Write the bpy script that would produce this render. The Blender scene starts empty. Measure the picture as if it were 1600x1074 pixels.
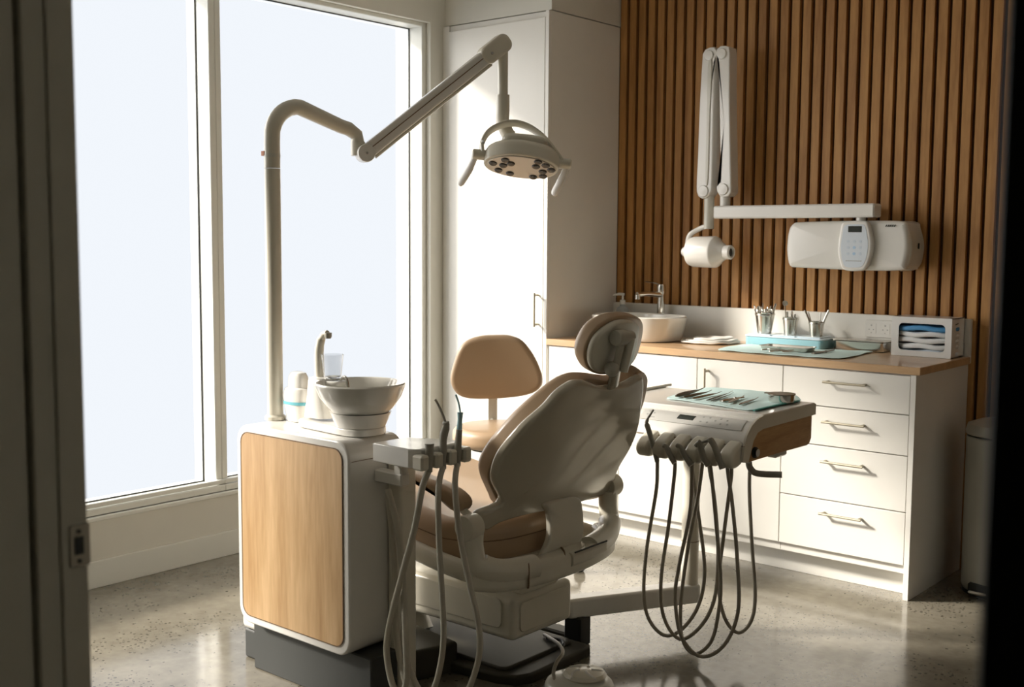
import bpy, bmesh, math, random
from math import sin, cos, pi, radians
from mathutils import Vector, Matrix
random.seed(7)
S = bpy.context.scene
COL = S.collection

# ------------------------------------------------------------------ camera, world, sun, exposure
YAW, PITCH, ROLL, F, H = 0.703565708, -0.0907930821, 0.00633412742, 1768.74, 1.38
FW = Vector((-sin(YAW)*cos(PITCH), cos(YAW)*cos(PITCH), sin(PITCH)))
r0 = Vector((cos(YAW), sin(YAW), 0)); u0 = r0.cross(FW)
RT = r0*cos(ROLL)+u0*sin(ROLL); UP = u0*cos(ROLL)-r0*sin(ROLL)
CAMP = Vector((0, 0, H))
cd = bpy.data.cameras.new('camera'); cam = bpy.data.objects.new('camera', cd); COL.objects.link(cam)
cam.matrix_world = Matrix(((RT.x, UP.x, -FW.x, 0), (RT.y, UP.y, -FW.y, 0), (RT.z, UP.z, -FW.z, H), (0, 0, 0, 1)))
cd.sensor_width = 36; cd.lens = F/1600*36; cd.clip_start = .02; cd.clip_end = 100
cd.dof.use_dof = True; cd.dof.focus_distance = 3.75; cd.dof.aperture_fstop = 4.5
S.camera = cam
w = bpy.data.worlds.new('sky'); S.world = w; w.use_nodes = True
w.node_tree.nodes['Background'].inputs[0].default_value = (.75, .86, 1, 1)
w.node_tree.nodes['Background'].inputs[1].default_value = .35
sd = bpy.data.lights.new('sun', 'SUN'); sd.energy = 12.0; sd.angle = radians(8); sd.color = (1, .93, .83)
so = bpy.data.objects.new('sun', sd); COL.objects.link(so)
so.rotation_euler = Vector((1.35, 1, -.98)).to_track_quat('-Z', 'Y').to_euler()
so.location = (-6, 0, 5)
gd = bpy.data.lights.new('scatter_fill', 'SUN'); gd.energy = 8.0; gd.angle = radians(80); gd.color = (1, .95, .88)   # added second sun, very wide: soft fill for sunlight the frosted panes scatter
go = bpy.data.objects.new('scatter_fill', gd); COL.objects.link(go); go.rotation_euler = Vector((1.5, .75, -.75)).to_track_quat('-Z', 'Y').to_euler(); go.location = (-6, 1, 5)
ld = bpy.data.lights.new('corridor_fill', 'AREA'); ld.energy = .45; ld.size = .5; ld.color = (1, .93, .8)  # unseen area light added in the corridor to lift the dark door jamb
lo = bpy.data.objects.new('corridor_fill', ld); COL.objects.link(lo); lo.location = (.2, -.9, 2.74)
S.view_settings.view_transform = 'Standard'; S.view_settings.look = 'None'
S.view_settings.exposure = 0.46; S.view_settings.gamma = 1; S.view_settings.use_curve_mapping = False

def ray(px, py): return FW*F+RT*(px-800)-UP*(py-537)
def atx(px, py, v): d = ray(px, py); return CAMP+d*(v/d.x)
def aty(px, py, v): d = ray(px, py); return CAMP+d*(v/d.y)
def atz(px, py, v): d = ray(px, py); return CAMP+d*((v-H)/d.z)

# ------------------------------------------------------------------ materials
M = {}
def mat(name, col, rough=.5, metal=0., coat=0., spec=.5, trans=0., sss=0., alpha=1., bump=None, var=None, ior=1.5):
    m = bpy.data.materials.new(name); m.use_nodes = True; nt = m.node_tree; b = nt.nodes['Principled BSDF']
    b.inputs['Base Color'].default_value = (*col, 1); b.inputs['Roughness'].default_value = rough
    b.inputs['Metallic'].default_value = metal; b.inputs['Coat Weight'].default_value = coat; b.inputs['Coat Roughness'].default_value = .08
    b.inputs['Specular IOR Level'].default_value = spec; b.inputs['Transmission Weight'].default_value = trans
    b.inputs['Alpha'].default_value = alpha; b.inputs['IOR'].default_value = ior
    tc = nt.nodes.new('ShaderNodeTexCoord')
    n = nt.nodes.new('ShaderNodeTexNoise'); nt.links.new(tc.outputs['Object'], n.inputs['Vector'])
    n.inputs['Scale'].default_value = (var or (8, 0))[0]; n.inputs['Detail'].default_value = 4
    k = (var or (8, .03))[1]
    mx = nt.nodes.new('ShaderNodeMapRange'); nt.links.new(n.outputs['Fac'], mx.inputs[0])
    mx.inputs[3].default_value = 1-k; mx.inputs[4].default_value = 1+k
    vm = nt.nodes.new('ShaderNodeVectorMath'); vm.operation = 'SCALE'; vm.inputs[0].default_value = col
    nt.links.new(mx.outputs[0], vm.inputs['Scale']); nt.links.new(vm.outputs[0], b.inputs['Base Color'])
    if bump:
        bn = nt.nodes.new('ShaderNodeTexNoise'); bn.inputs['Scale'].default_value = bump[0]; bn.inputs['Detail'].default_value = 3
        nt.links.new(tc.outputs['Object'], bn.inputs['Vector'])
        bb = nt.nodes.new('ShaderNodeBump'); bb.inputs['Strength'].default_value = bump[1]; bb.inputs['Distance'].default_value = .002
        nt.links.new(bn.outputs['Fac'], bb.inputs['Height']); nt.links.new(bb.outputs[0], b.inputs['Normal'])
    M[name] = m; return m
def wood(name, c1, c2, scale, rough=.4, coat=0., seed=0.):
    m = bpy.data.materials.new(name); m.use_nodes = True; nt = m.node_tree; b = nt.nodes['Principled BSDF']
    b.inputs['Roughness'].default_value = rough; b.inputs['Coat Weight'].default_value = coat
    tc = nt.nodes.new('ShaderNodeTexCoord'); mp = nt.nodes.new('ShaderNodeMapping')
    mp.inputs['Scale'].default_value = scale; mp.inputs['Location'].default_value = (seed, seed*2, seed)
    nt.links.new(tc.outputs['Object'], mp.inputs['Vector'])
    n = nt.nodes.new('ShaderNodeTexNoise'); n.inputs['Scale'].default_value = 1; n.inputs['Detail'].default_value = 6; n.inputs['Distortion'].default_value = .6
    nt.links.new(mp.outputs[0], n.inputs['Vector'])
    n2 = nt.nodes.new('ShaderNodeTexNoise'); n2.inputs['Scale'].default_value = 7; n2.inputs['Detail'].default_value = 3
    nt.links.new(mp.outputs[0], n2.inputs['Vector'])
    ad = nt.nodes.new('ShaderNodeMath'); ad.operation = 'MULTIPLY_ADD'; ad.inputs[1].default_value = .35
    nt.links.new(n2.outputs['Fac'], ad.inputs[0]); nt.links.new(n.outputs['Fac'], ad.inputs[2])
    cr = nt.nodes.new('ShaderNodeValToRGB'); cr.color_ramp.elements[0].position = .42; cr.color_ramp.elements[1].position = .92
    cr.color_ramp.elements[0].color = (*c1, 1); cr.color_ramp.elements[1].color = (*c2, 1)
    nt.links.new(ad.outputs[0], cr.inputs[0]); nt.links.new(cr.outputs[0], b.inputs['Base Color'])
    M[name] = m; return m
mat('wall_paint', (.74, .72, .645), .8, bump=(220, .08))
mat('ceiling_paint', (.75, .73, .68), .9)
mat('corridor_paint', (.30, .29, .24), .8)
mat('jamb_paint', (.66, .63, .52), .5)
mat('door_paint', (.018, .022, .016), .5)
mat('frame_white', (.80, .80, .74), .35)
mat('seal_black', (.03, .03, .025), .6)
mat('laminate', (.82, .80, .745), .35)
mat('plastic', (.72, .68, .57), .28, coat=.3)
mat('plastic_white', (.82, .80, .75), .22, coat=.4)
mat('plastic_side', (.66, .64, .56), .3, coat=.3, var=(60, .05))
mat('plastic_grey', (.50, .48, .40), .35, coat=.2)
mat('handpiece_grey', (.36, .34, .285), .35)
mat('hose_grey', (.50, .465, .38), .4)
mat('hose_dark', (.36, .32, .25), .35)
mat('ceramic', (.80, .78, .72), .1, coat=.8)
mat('chrome', (.75, .74, .70), .12, 1)
mat('steel', (.62, .60, .55), .22, 1)
mat('dark_steel', (.30, .27, .22), .3, 1)
mat('brass', (.42, .38, .29), .4, .6)
mat('vinyl', (.42, .292, .178), .40, coat=.2, bump=(350, .10))
mat('shell', (.55, .505, .40), .20, coat=.9)
mat('seam', (.20, .12, .06), .6)
mat('base_metal', (.055, .05, .036), .5, 0, spec=.25)
mat('plinth_grey', (.06, .063, .06), .6)
mat('rubber', (.015, .017, .015), .45)
mat('screen', (.035, .04, .035), .15)
mat('panel_grey', (.62, .61, .57), .3)
mat('print_grey', (.40, .40, .37), .5)
mat('key_blue', (.42, .60, .78), .4)
mat('key_pale', (.60, .68, .76), .4)
mat('panel_blue', (.68, .74, .80), .3)
mat('teal', (.16, .50, .58), .5)
mat('mat_green', (.62, .80, .78), .75, bump=(60, .5))
mat('mat_edge', (.10, .36, .32), .7)
mat('cassette_blue', (.28, .53, .60), .35)
mat('lid_blue', (.66, .78, .86), .2)
mat('cloth', (.80, .77, .72), .9, bump=(300, .6))
mat('paper', (.78, .80, .80), .8)
mat('paper_blue', (.08, .30, .58), .6)
mat('orange', (.75, .25, .10), .5)
mat('acrylic', (.80, .80, .78), .15)
mat('bin_grey', (.42, .41, .36), .35, coat=.3)
mat('cup_clear', (.93, .94, .95), .12, trans=.9, ior=1.12)
mat('soap_clear', (.80, .86, .88), .2, trans=.55, ior=1.2)
mat('tip_blue', (.45, .70, .76), .3)
mat('lens', (.10, .09, .08), .1, .3)
mat('reflector', (.72, .67, .60), .2, .2)
wood('slat_oak', (.29, .125, .030), (.56, .295, .095), (14, 14, 1.6), .55)
wood('panel_oak', (.42, .235, .09), (.76, .52, .28), (11, 11, 1.1), .45, seed=3)
wood('worktop_oak', (.46, .28, .14), (.66, .44, .25), (1.5, 16, 16), .28, coat=.25)
wood('walnut', (.36, .19, .07), (.60, .36, .16), (3, 3, 26), .4)
wood('backing', (.07, .035, .015), (.10, .05, .02), (3, 3, 3), .8)

def floor_mat():
    m = bpy.data.materials.new('polished_concrete'); m.use_nodes = True; nt = m.node_tree; b = nt.nodes['Principled BSDF']
    tc = nt.nodes.new('ShaderNodeTexCoord'); L = nt.links.new
    def noise(s, d): 
        n = nt.nodes.new('ShaderNodeTexNoise'); n.inputs['Scale'].default_value = s; n.inputs['Detail'].default_value = d; L(tc.outputs['Object'], n.inputs['Vector']); return n
    big = noise(1.6, 6); fine = noise(26, 8); patch = noise(1.9, 3)
    ad = nt.nodes.new('ShaderNodeMath'); ad.operation = 'MULTIPLY_ADD'; ad.inputs[1].default_value = .45; L(fine.outputs['Fac'], ad.inputs[0]); L(big.outputs['Fac'], ad.inputs[2])
    cr = nt.nodes.new('ShaderNodeValToRGB'); L(ad.outputs[0], cr.inputs[0])
    cr.color_ramp.elements[0].position = .45; cr.color_ramp.elements[0].color = (.13, .115, .085, 1)
    cr.color_ramp.elements[1].position = .95; cr.color_ramp.elements[1].color = (.29, .262, .205, 1)
    # exposed aggregate: dark little stones in patches
    v = nt.nodes.new('ShaderNodeTexVoronoi'); v.inputs['Scale'].default_value = 74; v.inputs['Randomness'].default_value = 1; L(tc.outputs['Object'], v.inputs['Vector'])
    vr = nt.nodes.new('ShaderNodeSeparateColor'); L(v.outputs['Color'], vr.inputs[0])
    pr_ = nt.nodes.new('ShaderNodeMapRange'); L(patch.outputs['Fac'], pr_.inputs[0]); pr_.inputs[1].default_value = .46; pr_.inputs[2].default_value = .58; pr_.inputs[3].default_value = .05; pr_.inputs[4].default_value = .95
    lt = nt.nodes.new('ShaderNodeMath'); lt.operation = 'LESS_THAN'; L(vr.outputs[0], lt.inputs[0]); L(pr_.outputs[0], lt.inputs[1])
    rad = nt.nodes.new('ShaderNodeMapRange'); L(vr.outputs[1], rad.inputs[0]); rad.inputs[3].default_value = .12; rad.inputs[4].default_value = .42
    l2 = nt.nodes.new('ShaderNodeMath'); l2.operation = 'LESS_THAN'; L(v.outputs['Distance'], l2.inputs[0]); L(rad.outputs[0], l2.inputs[1])
    mu = nt.nodes.new('ShaderNodeMath'); mu.operation = 'MULTIPLY'; L(lt.outputs[0], mu.inputs[0]); L(l2.outputs[0], mu.inputs[1])
    mu2 = nt.nodes.new('ShaderNodeMath'); mu2.operation = 'MULTIPLY'; mu2.inputs[1].default_value = .8; L(mu.outputs[0], mu2.inputs[0])
    mx = nt.nodes.new('ShaderNodeMix'); mx.data_type = 'RGBA'; L(mu2.outputs[0], mx.inputs['Factor']); L(cr.outputs[0], mx.inputs[6]); mx.inputs[7].default_value = (.06, .05, .035, 1)
    L(mx.outputs[2], b.inputs['Base Color'])
    rr = nt.nodes.new('ShaderNodeMapRange'); L(big.outputs['Fac'], rr.inputs[0]); rr.inputs[3].default_value = .09; rr.inputs[4].default_value = .22; L(rr.outputs[0], b.inputs['Roughness'])
    b.inputs['Specular IOR Level'].default_value = .6; b.inputs['Coat Weight'].default_value = .35; b.inputs['Coat Roughness'].default_value = .12
    M['floor'] = m
floor_mat()
def pane_mat():   # frosted daylight pane: glows with the bright sky behind it and lets part of the sun through
    m = bpy.data.materials.new('frosted_pane'); m.use_nodes = True; nt = m.node_tree; nt.nodes.clear(); L = nt.links.new
    o = nt.nodes.new('ShaderNodeOutputMaterial'); e = nt.nodes.new('ShaderNodeEmission'); t = nt.nodes.new('ShaderNodeBsdfTransparent'); a = nt.nodes.new('ShaderNodeAddShader')
    e.inputs[0].default_value = (.85, .87, .90, 1); e.inputs[1].default_value = .38
    t.inputs[0].default_value = (.65, .65, .65, 1)
    L(e.outputs[0], a.inputs[0]); L(t.outputs[0], a.inputs[1]); L(a.outputs[0], o.inputs[0])
    M['pane'] = m
pane_mat()

# ------------------------------------------------------------------ mesh helpers
WL = {}
class B:
    def __init__(s): s.bm = bmesh.new()
    def box(s, x0, x1, y0, y1, z0, z1, bev=0., seg=2, m=None):
        r = bmesh.ops.create_cube(s.bm, size=1); vs = r['verts']
        for v in vs: v.co = Vector((x0+(v.co.x+.5)*(x1-x0), y0+(v.co.y+.5)*(y1-y0), z0+(v.co.z+.5)*(z1-z0)))
        if bev > 0:
            seg = 1 if bev < .007 else 4
            es = list({e for v in vs for e in v.link_edges})
            rr = bmesh.ops.bevel(s.bm, geom=es, offset=bev, segments=seg, affect='EDGES', profile=.5)
            vs = list({v for f in rr['faces'] for v in f.verts} | {v for v in vs if v.is_valid})
        if m: bmesh.ops.transform(s.bm, matrix=m, verts=vs)
        return s
    def rings(s, R, caps=True, closed=True):
        vr = [[s.bm.verts.new(p) for p in ring] for ring in R]
        n = len(R[0])
        for a, b in zip(vr, vr[1:]):
            for i in range(n if closed else n-1):
                j = (i+1) % n
                try: s.bm.faces.new((a[i], a[j], b[j], b[i]))
                except ValueError: pass
        if caps:
            for ring in (vr[0], vr[-1]):
                try: s.bm.faces.new(ring)
                except ValueError: pass
        return s
    def tube(s, pts, r, n=12, sq=(1, 1), up=None, caps=True):
        P = [Vector(p) for p in pts]; k = len(P)
        rad = r if isinstance(r, (list, tuple)) else [r]*k
        T = [(P[min(i+1, k-1)]-P[max(i-1, 0)]).normalized() for i in range(k)]
        a = Vector(up) if up else (Vector((0, 0, 1)) if abs(T[0].z) < .9 else Vector((1, 0, 0)))
        R = []
        for i in range(k):
            if up: a = Vector(up)
            a = (a-T[i]*a.dot(T[i])).normalized(); b = T[i].cross(a)
            R.append([P[i]+(a*cos(2*pi*j/n)*sq[0]+b*sin(2*pi*j/n)*sq[1])*rad[i] for j in range(n)])
        return s.rings(R, caps)
    def lathe(s, prof, c=(0, 0, 0), axis=(0, 0, 1), n=32, sx=1., sy=1.):
        ax = Vector(axis).normalized(); q = ax.to_track_quat('Z', 'Y'); c = Vector(c)
        R = [[c+q @ Vector((r*cos(2*pi*j/n)*sx, r*sin(2*pi*j/n)*sy, h)) for j in range(n)] for r, h in [(max(a, 1e-4), b) for a, b in prof]]
        return s.rings(R)
    def ball(s, c, r, sc=(1, 1, 1), n=16):
        rr = bmesh.ops.create_uvsphere(s.bm, u_segments=n, v_segments=max(8, n//2), radius=r)
        for v in rr['verts']: v.co = Vector((v.co.x*sc[0], v.co.y*sc[1], v.co.z*sc[2]))+Vector(c)
        return s
    def prism(s, pts, fmap, h0, h1, bev=0.):
        R = [[fmap(u, v, h) for u, v in pts] for h in (h0, h1)]
        return s.rings(R)
    def pillow(s, out, fmap, h0, h1, r, n=72, dome=0., sm=True, rb=None, ctr=None):
        P = resample(out, n) if sm else [Vector(p) for p in out]
        n = len(P); rb = r if rb is None else rb
        area = sum(P[i].x*P[(i+1) % n].y-P[(i+1) % n].x*P[i].y for i in range(n))
        sg = 1 if area > 0 else -1
        N = []
        for i in range(n):
            t = (P[(i+1) % n]-P[i-1]).normalized(); N.append(Vector((-t.y, t.x))*sg)
        c = Vector(ctr) if ctr else sum(P, Vector((0, 0)))/n
        def ring(d, h): return [fmap((P[i]+N[i]*d).x, (P[i]+N[i]*d).y, h) for i in range(n)]
        def inner(d, t, h): 
            q = [(P[i]+N[i]*d).lerp(c, t) for i in range(n)]; return [fmap(a.x, a.y, h) for a in q]
        K = 5; R = []
        for t in (.97, .7, .4, .15): R.append(inner(rb, t, h0))
        for k in range(K+1): a = pi/2*k/K; R.append(ring(rb*(1-sin(a)), h0+rb*(1-cos(a))))
        for k in range(K+1): a = pi/2*k/K; R.append(ring(r*(1-cos(a)), h1-r+r*sin(a)))
        for t in (.12, .3, .5, .75, .97): R.append(inner(r, t, h1+dome*(1-(1-t)**2)))
        return s.rings(R)
def resample(P, n):
    P = [Vector(p[:2]) for p in P]; k = len(P); out = []
    for i in range(k):
        a, b, c, d = P[i-1], P[i], P[(i+1) % k], P[(i+2) % k]
        for j in range(16):
            t = j/16; out.append(.5*((2*b)+(c-a)*t+(2*a-5*b+4*c-d)*t*t+(-a+3*b-3*c+d)*t**3))
    L = [0]
    for i in range(len(out)): L.append(L[-1]+(out[(i+1) % len(out)]-out[i]).length)
    res = []; i = 0
    for j in range(n):
        t = L[-1]*j/n
        while L[i+1] < t: i += 1
        f = (t-L[i])/max(L[i+1]-L[i], 1e-9); res.append(out[i].lerp(out[(i+1) % len(out)], f))
    return res
def smooth(P, per=6):
    P = [Vector(p) for p in P]; k = len(P); out = []
    for i in range(k-1):
        a, b, c, d = P[max(i-1, 0)], P[i], P[i+1], P[min(i+2, k-1)]
        for j in range(per):
            t = j/per; out.append(.5*((2*b)+(c-a)*t+(2*a-5*b+4*c-d)*t*t+(-a+3*b-3*c+d)*t**3))
    return out+[P[-1]]
def rrect(x0, x1, y0, y1, r, k=6):
    o = []
    for cx, cy, a in ((x1-r, y1-r, 0), (x0+r, y1-r, pi/2), (x0+r, y0+r, pi), (x1-r, y0+r, 1.5*pi)):
        for j in range(k+1): t = a+pi/2*j/k; o.append((cx+r*cos(t), cy+r*sin(t)))
    return o
def XY(u, v, h): return Vector((u, v, h))
def XZ(y):  # outline in x,z with thickness along -y
    return lambda u, v, h: Vector((u, y-h, v))
def YZ(x): return lambda u, v, h: Vector((x+h, u, v))

def wloc(o): return WL.get(o.name, Vector((0, 0, 0)))
def obj(name, b, m, parent=None, ang=35, center=False):
    bm = b.bm; bmesh.ops.remove_doubles(bm, verts=bm.verts, dist=1e-6); bmesh.ops.recalc_face_normals(bm, faces=bm.faces)
    me = bpy.data.meshes.new(name)
    xs = [v.co for v in bm.verts]
    c = Vector(((min(p.x for p in xs)+max(p.x for p in xs))/2, (min(p.y for p in xs)+max(p.y for p in xs))/2, min(p.z for p in xs)))
    bmesh.ops.translate(bm, verts=bm.verts, vec=-c)
    bm.to_mesh(me); bm.free()
    for p in me.polygons: p.use_smooth = True
    me.set_sharp_from_angle(angle=radians(ang))
    me.materials.append(M[m] if isinstance(m, str) else m)
    o = bpy.data.objects.new(name, me); COL.objects.link(o)
    WL[o.name] = c.copy()
    wn = o.modifiers.new('normals', 'WEIGHTED_NORMAL'); wn.keep_sharp = True; wn.weight = 80
    if parent: o.parent = parent; o.location = c-wloc(parent)
    else: o.location = c
    return o
def thing(name, label, cat, loc, group=None):
    o = bpy.data.objects.new(name, None); COL.objects.link(o); o.empty_display_size = .05
    o.location = loc; WL[o.name] = Vector(loc); return tag(o, label, cat, group)
def tag(o, label, cat, group=None, kind=None):
    o['label'] = label; o['category'] = cat
    if group: o['group'] = group
    if kind: o['kind'] = kind
    return o
def struct(name, b, m, label=None, parent=None):
    o = obj(name, b, m, parent)
    if not parent:
        o['kind'] = 'structure'
        if label: o['label'] = label
    return o
def lab(o, s): o['label'] = s; return o
def copy_tree(o, parent=None):
    c = o.copy(); COL.objects.link(c); c.parent = parent
    for ch in o.children: copy_tree(ch, c)
    return c

# ------------------------------------------------------------------ room shell
XL, YB, YS, XR, ZC = -4.085, 4.85, .76, 1.1, 2.78
struct('floor', B().box(-4.4, 1.3, -1.6, 5.1, -.1, 0), 'floor', 'polished concrete floor with dark stone specks')
struct('ceiling', B().box(-4.4, 1.3, -1.6, 5.1, ZC, ZC+.1), 'ceiling_paint', 'plain ceiling over the room')
W0, W1, Z0, Z1 = .86, 4.165, .285, 2.47
struct('wall_left', B().box(XL-.25, XL, YS, W0, 0, ZC).box(XL-.25, XL, W1, YB+.1, 0, ZC).box(XL-.25, XL, W0, W1, 0, Z0).box(XL-.25, XL, W0, W1, Z1, ZC), 'wall_paint', 'off-white wall with the frosted windows')
struct('wall_back', B().box(XL-.25, XR+.1, YB, YB+.1, 0, ZC), 'backing', 'dark backing wall behind the timber slats')
struct('wall_right', B().box(XR, XR+.1, YS, YB, 0, ZC), 'wall_paint')
DX0, DX1, DZ = -1.392, -.196, 2.1
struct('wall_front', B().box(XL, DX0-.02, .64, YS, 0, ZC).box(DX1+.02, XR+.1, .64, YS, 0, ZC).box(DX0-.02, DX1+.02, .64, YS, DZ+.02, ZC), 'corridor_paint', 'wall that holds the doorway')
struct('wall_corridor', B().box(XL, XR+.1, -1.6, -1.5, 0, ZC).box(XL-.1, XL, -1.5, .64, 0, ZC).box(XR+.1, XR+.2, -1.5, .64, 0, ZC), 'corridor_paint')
struct('baseboard_left', B().box(XL, XL+.012, YS, 4.25, 0, .108, .002), 'frame_white', 'low white skirting board below the windows')
struct('trim_1', B().box(XL-.25, XL+.012, W0, W1, Z0-.02, Z0, .004), 'frame_white', 'thin white window sill')
# timber slat cladding
b = B(); x = -3.385; i = 0
while x < XR-.05:
    b.box(x, x+.0385, 4.828, YB+.002, .0, ZC, .0015, 1); x += .0556
o = struct('trim_2', b, 'slat_oak', 'vertical oak slat cladding on the back wall')
struct('wall_bulkhead', B().box(XL, -3.392, 4.272, YB, 2.466, ZC), 'wall_paint', 'painted bulkhead above the tall cabinet')
# window
GX = -4.21
def window(idx, y0, y1, z0, z1, label):
    f = B().box(XL-.19, XL-.03, y0, y0+.03, z0, z1, .003).box(XL-.19, XL-.03, y1-.03, y1, z0, z1, .003)
    f.box(XL-.19, XL-.03, y0+.03, y1-.03, z0, z0+.03, .003).box(XL-.19, XL-.03, y0+.03, y1-.03, z1-.02, z1, .003)
    r = struct('window_%d' % idx, f, 'frame_white', label)
    g = obj('pane', B().box(GX-.004, GX, y0+.022, y1-.022, z0+.022, z1-.012), 'pane', r)
    a, c, d, e = y0+.03, y1-.03, z0+.03, z1-.02; t = .005
    obj('gasket', B().box(GX, GX+.006, a, a+t, d, e).box(GX, GX+.006, c-t, c, d, e).box(GX, GX+.006, a, c, d, d+t).box(GX, GX+.006, a, c, e-t, e), 'seal_black', r)
    obj('lower_rail', B().box(XL-.03, XL-.004, y0, y1, z0, z0+.028, .003).box(XL-.03, XL-.010, y0, y1, z0+.031, z0+.05, .003), 'frame_white', r)
    return r
window(1, W0, 2.898, Z0, Z1, 'tall frosted window nearer the doorway')
window(2, 2.898, W1, Z0, Z1, 'tall frosted window beside the tall cabinet')
# doorway: lining, architrave, strike plate, dark door
b = B().box(DX0-.02, DX0, .695, YS, 0, DZ+.02, .002).box(DX0-.02, DX1+.02, .695, YS, DZ, DZ+.02, .002).box(DX0-.02, DX0-.006, .64, .69, 0, DZ+.02, .002)
b.box(DX0-.09, DX0-.015, .622, .64, 0, DZ+.09, .003).box(DX0-.02, DX0+.004, .726, YS+.004, 0, DZ, .002)
jl = struct('door_1', b, 'jamb_paint', 'painted door lining at the left of the doorway')
sp = B().pillow(rrect(.737, .766, .945, 1.003, .004), YZ(DX0+.002), 0, .004, .001, sm=False)
sp = obj('strike_plate', sp, 'dark_steel', jl)
obj('latch_hole', B().box(DX0+.0055, DX0+.0075, .744, .756, .962, .986), 'rubber', jl)
obj('screw', B().lathe([(0, 0), (.003, 0), (.003, .0015), (0, .002)], (DX0+.006, .750, .993), (1, 0, 0), 12), 'rubber', jl)
obj('screw', B().lathe([(0, 0), (.003, 0), (.003, .0015), (0, .002)], (DX0+.006, .750, .953), (1, 0, 0), 12), 'rubber', jl)
door = B().box(0, .80, -.04, 0, .005, 2.08, .003, m=Matrix.Translation((DX1+.014, .64, 0)) @ Matrix.Rotation(radians(-8), 4, 'Z'))
dr = struct('door_2', door, 'door_paint', 'dark door leaf swung open at the right of the doorway')
obj('edge_strip', B().box(.12, .14, -.046, -.0395, .01, 2.07, .002, m=Matrix.Translation((DX1+.014, .64, 0)) @ Matrix.Rotation(radians(-8), 4, 'Z')), 'seal_black', dr)

# ------------------------------------------------------------------ tall cabinet
def handle(parent, p0, p1, out=.03, r=.005, m='brass'):
    p0, p1 = Vector(p0), Vector(p1); d = (p1-p0).normalized()*.012; f = Vector((0, out, 0))
    b = B().tube([p0, p1], r, 8)
    for q in (p0+d, p1-d): b.tube([q, q+f], r*1.1, 8)
    return obj('handle', b, m, parent)
t = thing('tall_cabinet', 'full-height white cabinet between window and timber slat wall', 'cabinet', (-3.735, 4.55, 0))
obj('carcass', B().box(XL+.001, -3.388, 4.267, 4.827, 0, 2.46, .001), 'laminate', t)
dd = obj('door', B().box(-4.036, -3.412, 4.248, 4.266, .08, 2.43, .0015), 'laminate', t)
handle(dd, (-3.438, 4.216, .965), (-3.438, 4.216, 1.13), m='brass')
obj('stile', B().box(-3.409, -3.388, 4.248, 4.266, 0, 2.46, .001), 'laminate', t)
obj('filler', B().box(XL+.001, -4.040, 4.254, 4.266, 0, 2.46, .001), 'laminate', t)

# ------------------------------------------------------------------ base cabinets
def base_unit(name, label, x0, x1, doors, cat='cabinet', group='white base cabinets under the oak worktop'):
    t = thing(name, label, cat, ((x0+x1)/2, 4.55, 0))
    obj('carcass', B().box(x0+.001, x1-.001, 4.267, 4.79, .10, .878), 'laminate', t)
    for a, c in doors:
        o = obj('door', B().box(a+.0015, c-.0015, 4.248, 4.266, .136, .874, .0015), 'laminate', t)
        yield_doors.append(o)
    return t
yield_doors = []
base_unit('sink_cabinet', 'white double-door base cabinet under the oval basin', -3.386, -2.548, [(-3.372, -2.955), (-2.955, -2.548)])
base_unit('base_cabinet', 'white single-door base cabinet between sink cabinet and drawers', -2.548, -2.141, [(-2.548, -2.141)])
handle(yield_doors[2], (-2.492, 4.216, .70), (-2.492, 4.216, .838))
t = thing('drawer_cabinet', 'white four-drawer cabinet at the right end of the counter', 'cabinet', (-1.87, 4.55, 0), 'white base cabinets under the oak worktop')
obj('carcass', B().box(-2.140, -1.612, 4.267, 4.79, .10, .878), 'laminate', t)
for z0, z1, hz in ((.136, .342, .292), (.346, .562, .504), (.566, .721, .665), (.725, .874, .826)):
    d = obj('drawer', B().box(-2.1395, -1.6125, 4.248, 4.266, z0, z1, .0015), 'laminate', t)
    handle(d, (-1.953, 4.216, hz), (-1.777, 4.216, hz))
obj('end_panel', B().box(-1.611, -1.590, 4.248, 4.825, 0, .879, .001), 'laminate', t)
tag(obj('kickboard', B().box(-3.387, -1.6115, 4.332, 4.35, 0, .0995, .001), 'laminate'), 'white recessed kickboard under the base cabinets', 'kickboard')
tag(obj('worktop', B().box(-3.387, -1.574, 4.243, 4.799, .880, .910, .002), 'worktop_oak'), 'long oak worktop on the white base cabinets', 'worktop')
tag(obj('splashback', B().box(-3.387, -1.580, 4.800, 4.8275, .880, 1.066, .002), 'laminate'), 'low white splashback along the back of the worktop', 'splashback')

# ------------------------------------------------------------------ basin, tap, soap
def sup(a, bb, n=40, e=2.6):
    return [(a*math.copysign(abs(cos(2*pi*i/n))**(2/e), cos(2*pi*i/n)), bb*math.copysign(abs(sin(2*pi*i/n))**(2/e), sin(2*pi*i/n))) for i in range(n)]
cx, cy = -3.045, 4.53
R = []
for a, c, z in ((.19, .135, .911), (.205, .15, .914), (.212, .158, .93), (.232, .168, 1.018), (.233, .169, 1.024), (.226, .162, 1.028), (.218, .154, 1.022), (.205, .142, .96), (.17, .11, .932), (.02, .02, .928)):
    R.append([Vector((cx+u, cy+v, z)) for u, v in sup(a, c)])
sk = tag(obj('wash_basin', B().rings(R), 'ceramic', ang=50), 'white oval countertop wash basin on the oak worktop', 'basin')
obj('drain', B().lathe([(0, 0), (.02, 0), (.02, .004), (0, .004)], (cx, cy, .9285)), 'chrome', sk)
t = thing('mixer_tap', 'chrome tall mixer tap behind the wash basin', 'tap', (-3.06, 4.745, .91))
obj('body', B().lathe([(0, 0), (.026, 0), (.026, .006), (.019, .012), (.018, .205), (.022, .215), (.022, .245), (.018, .258), (0, .26)], (-3.06, 4.745, .911)), 'chrome', t)
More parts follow.
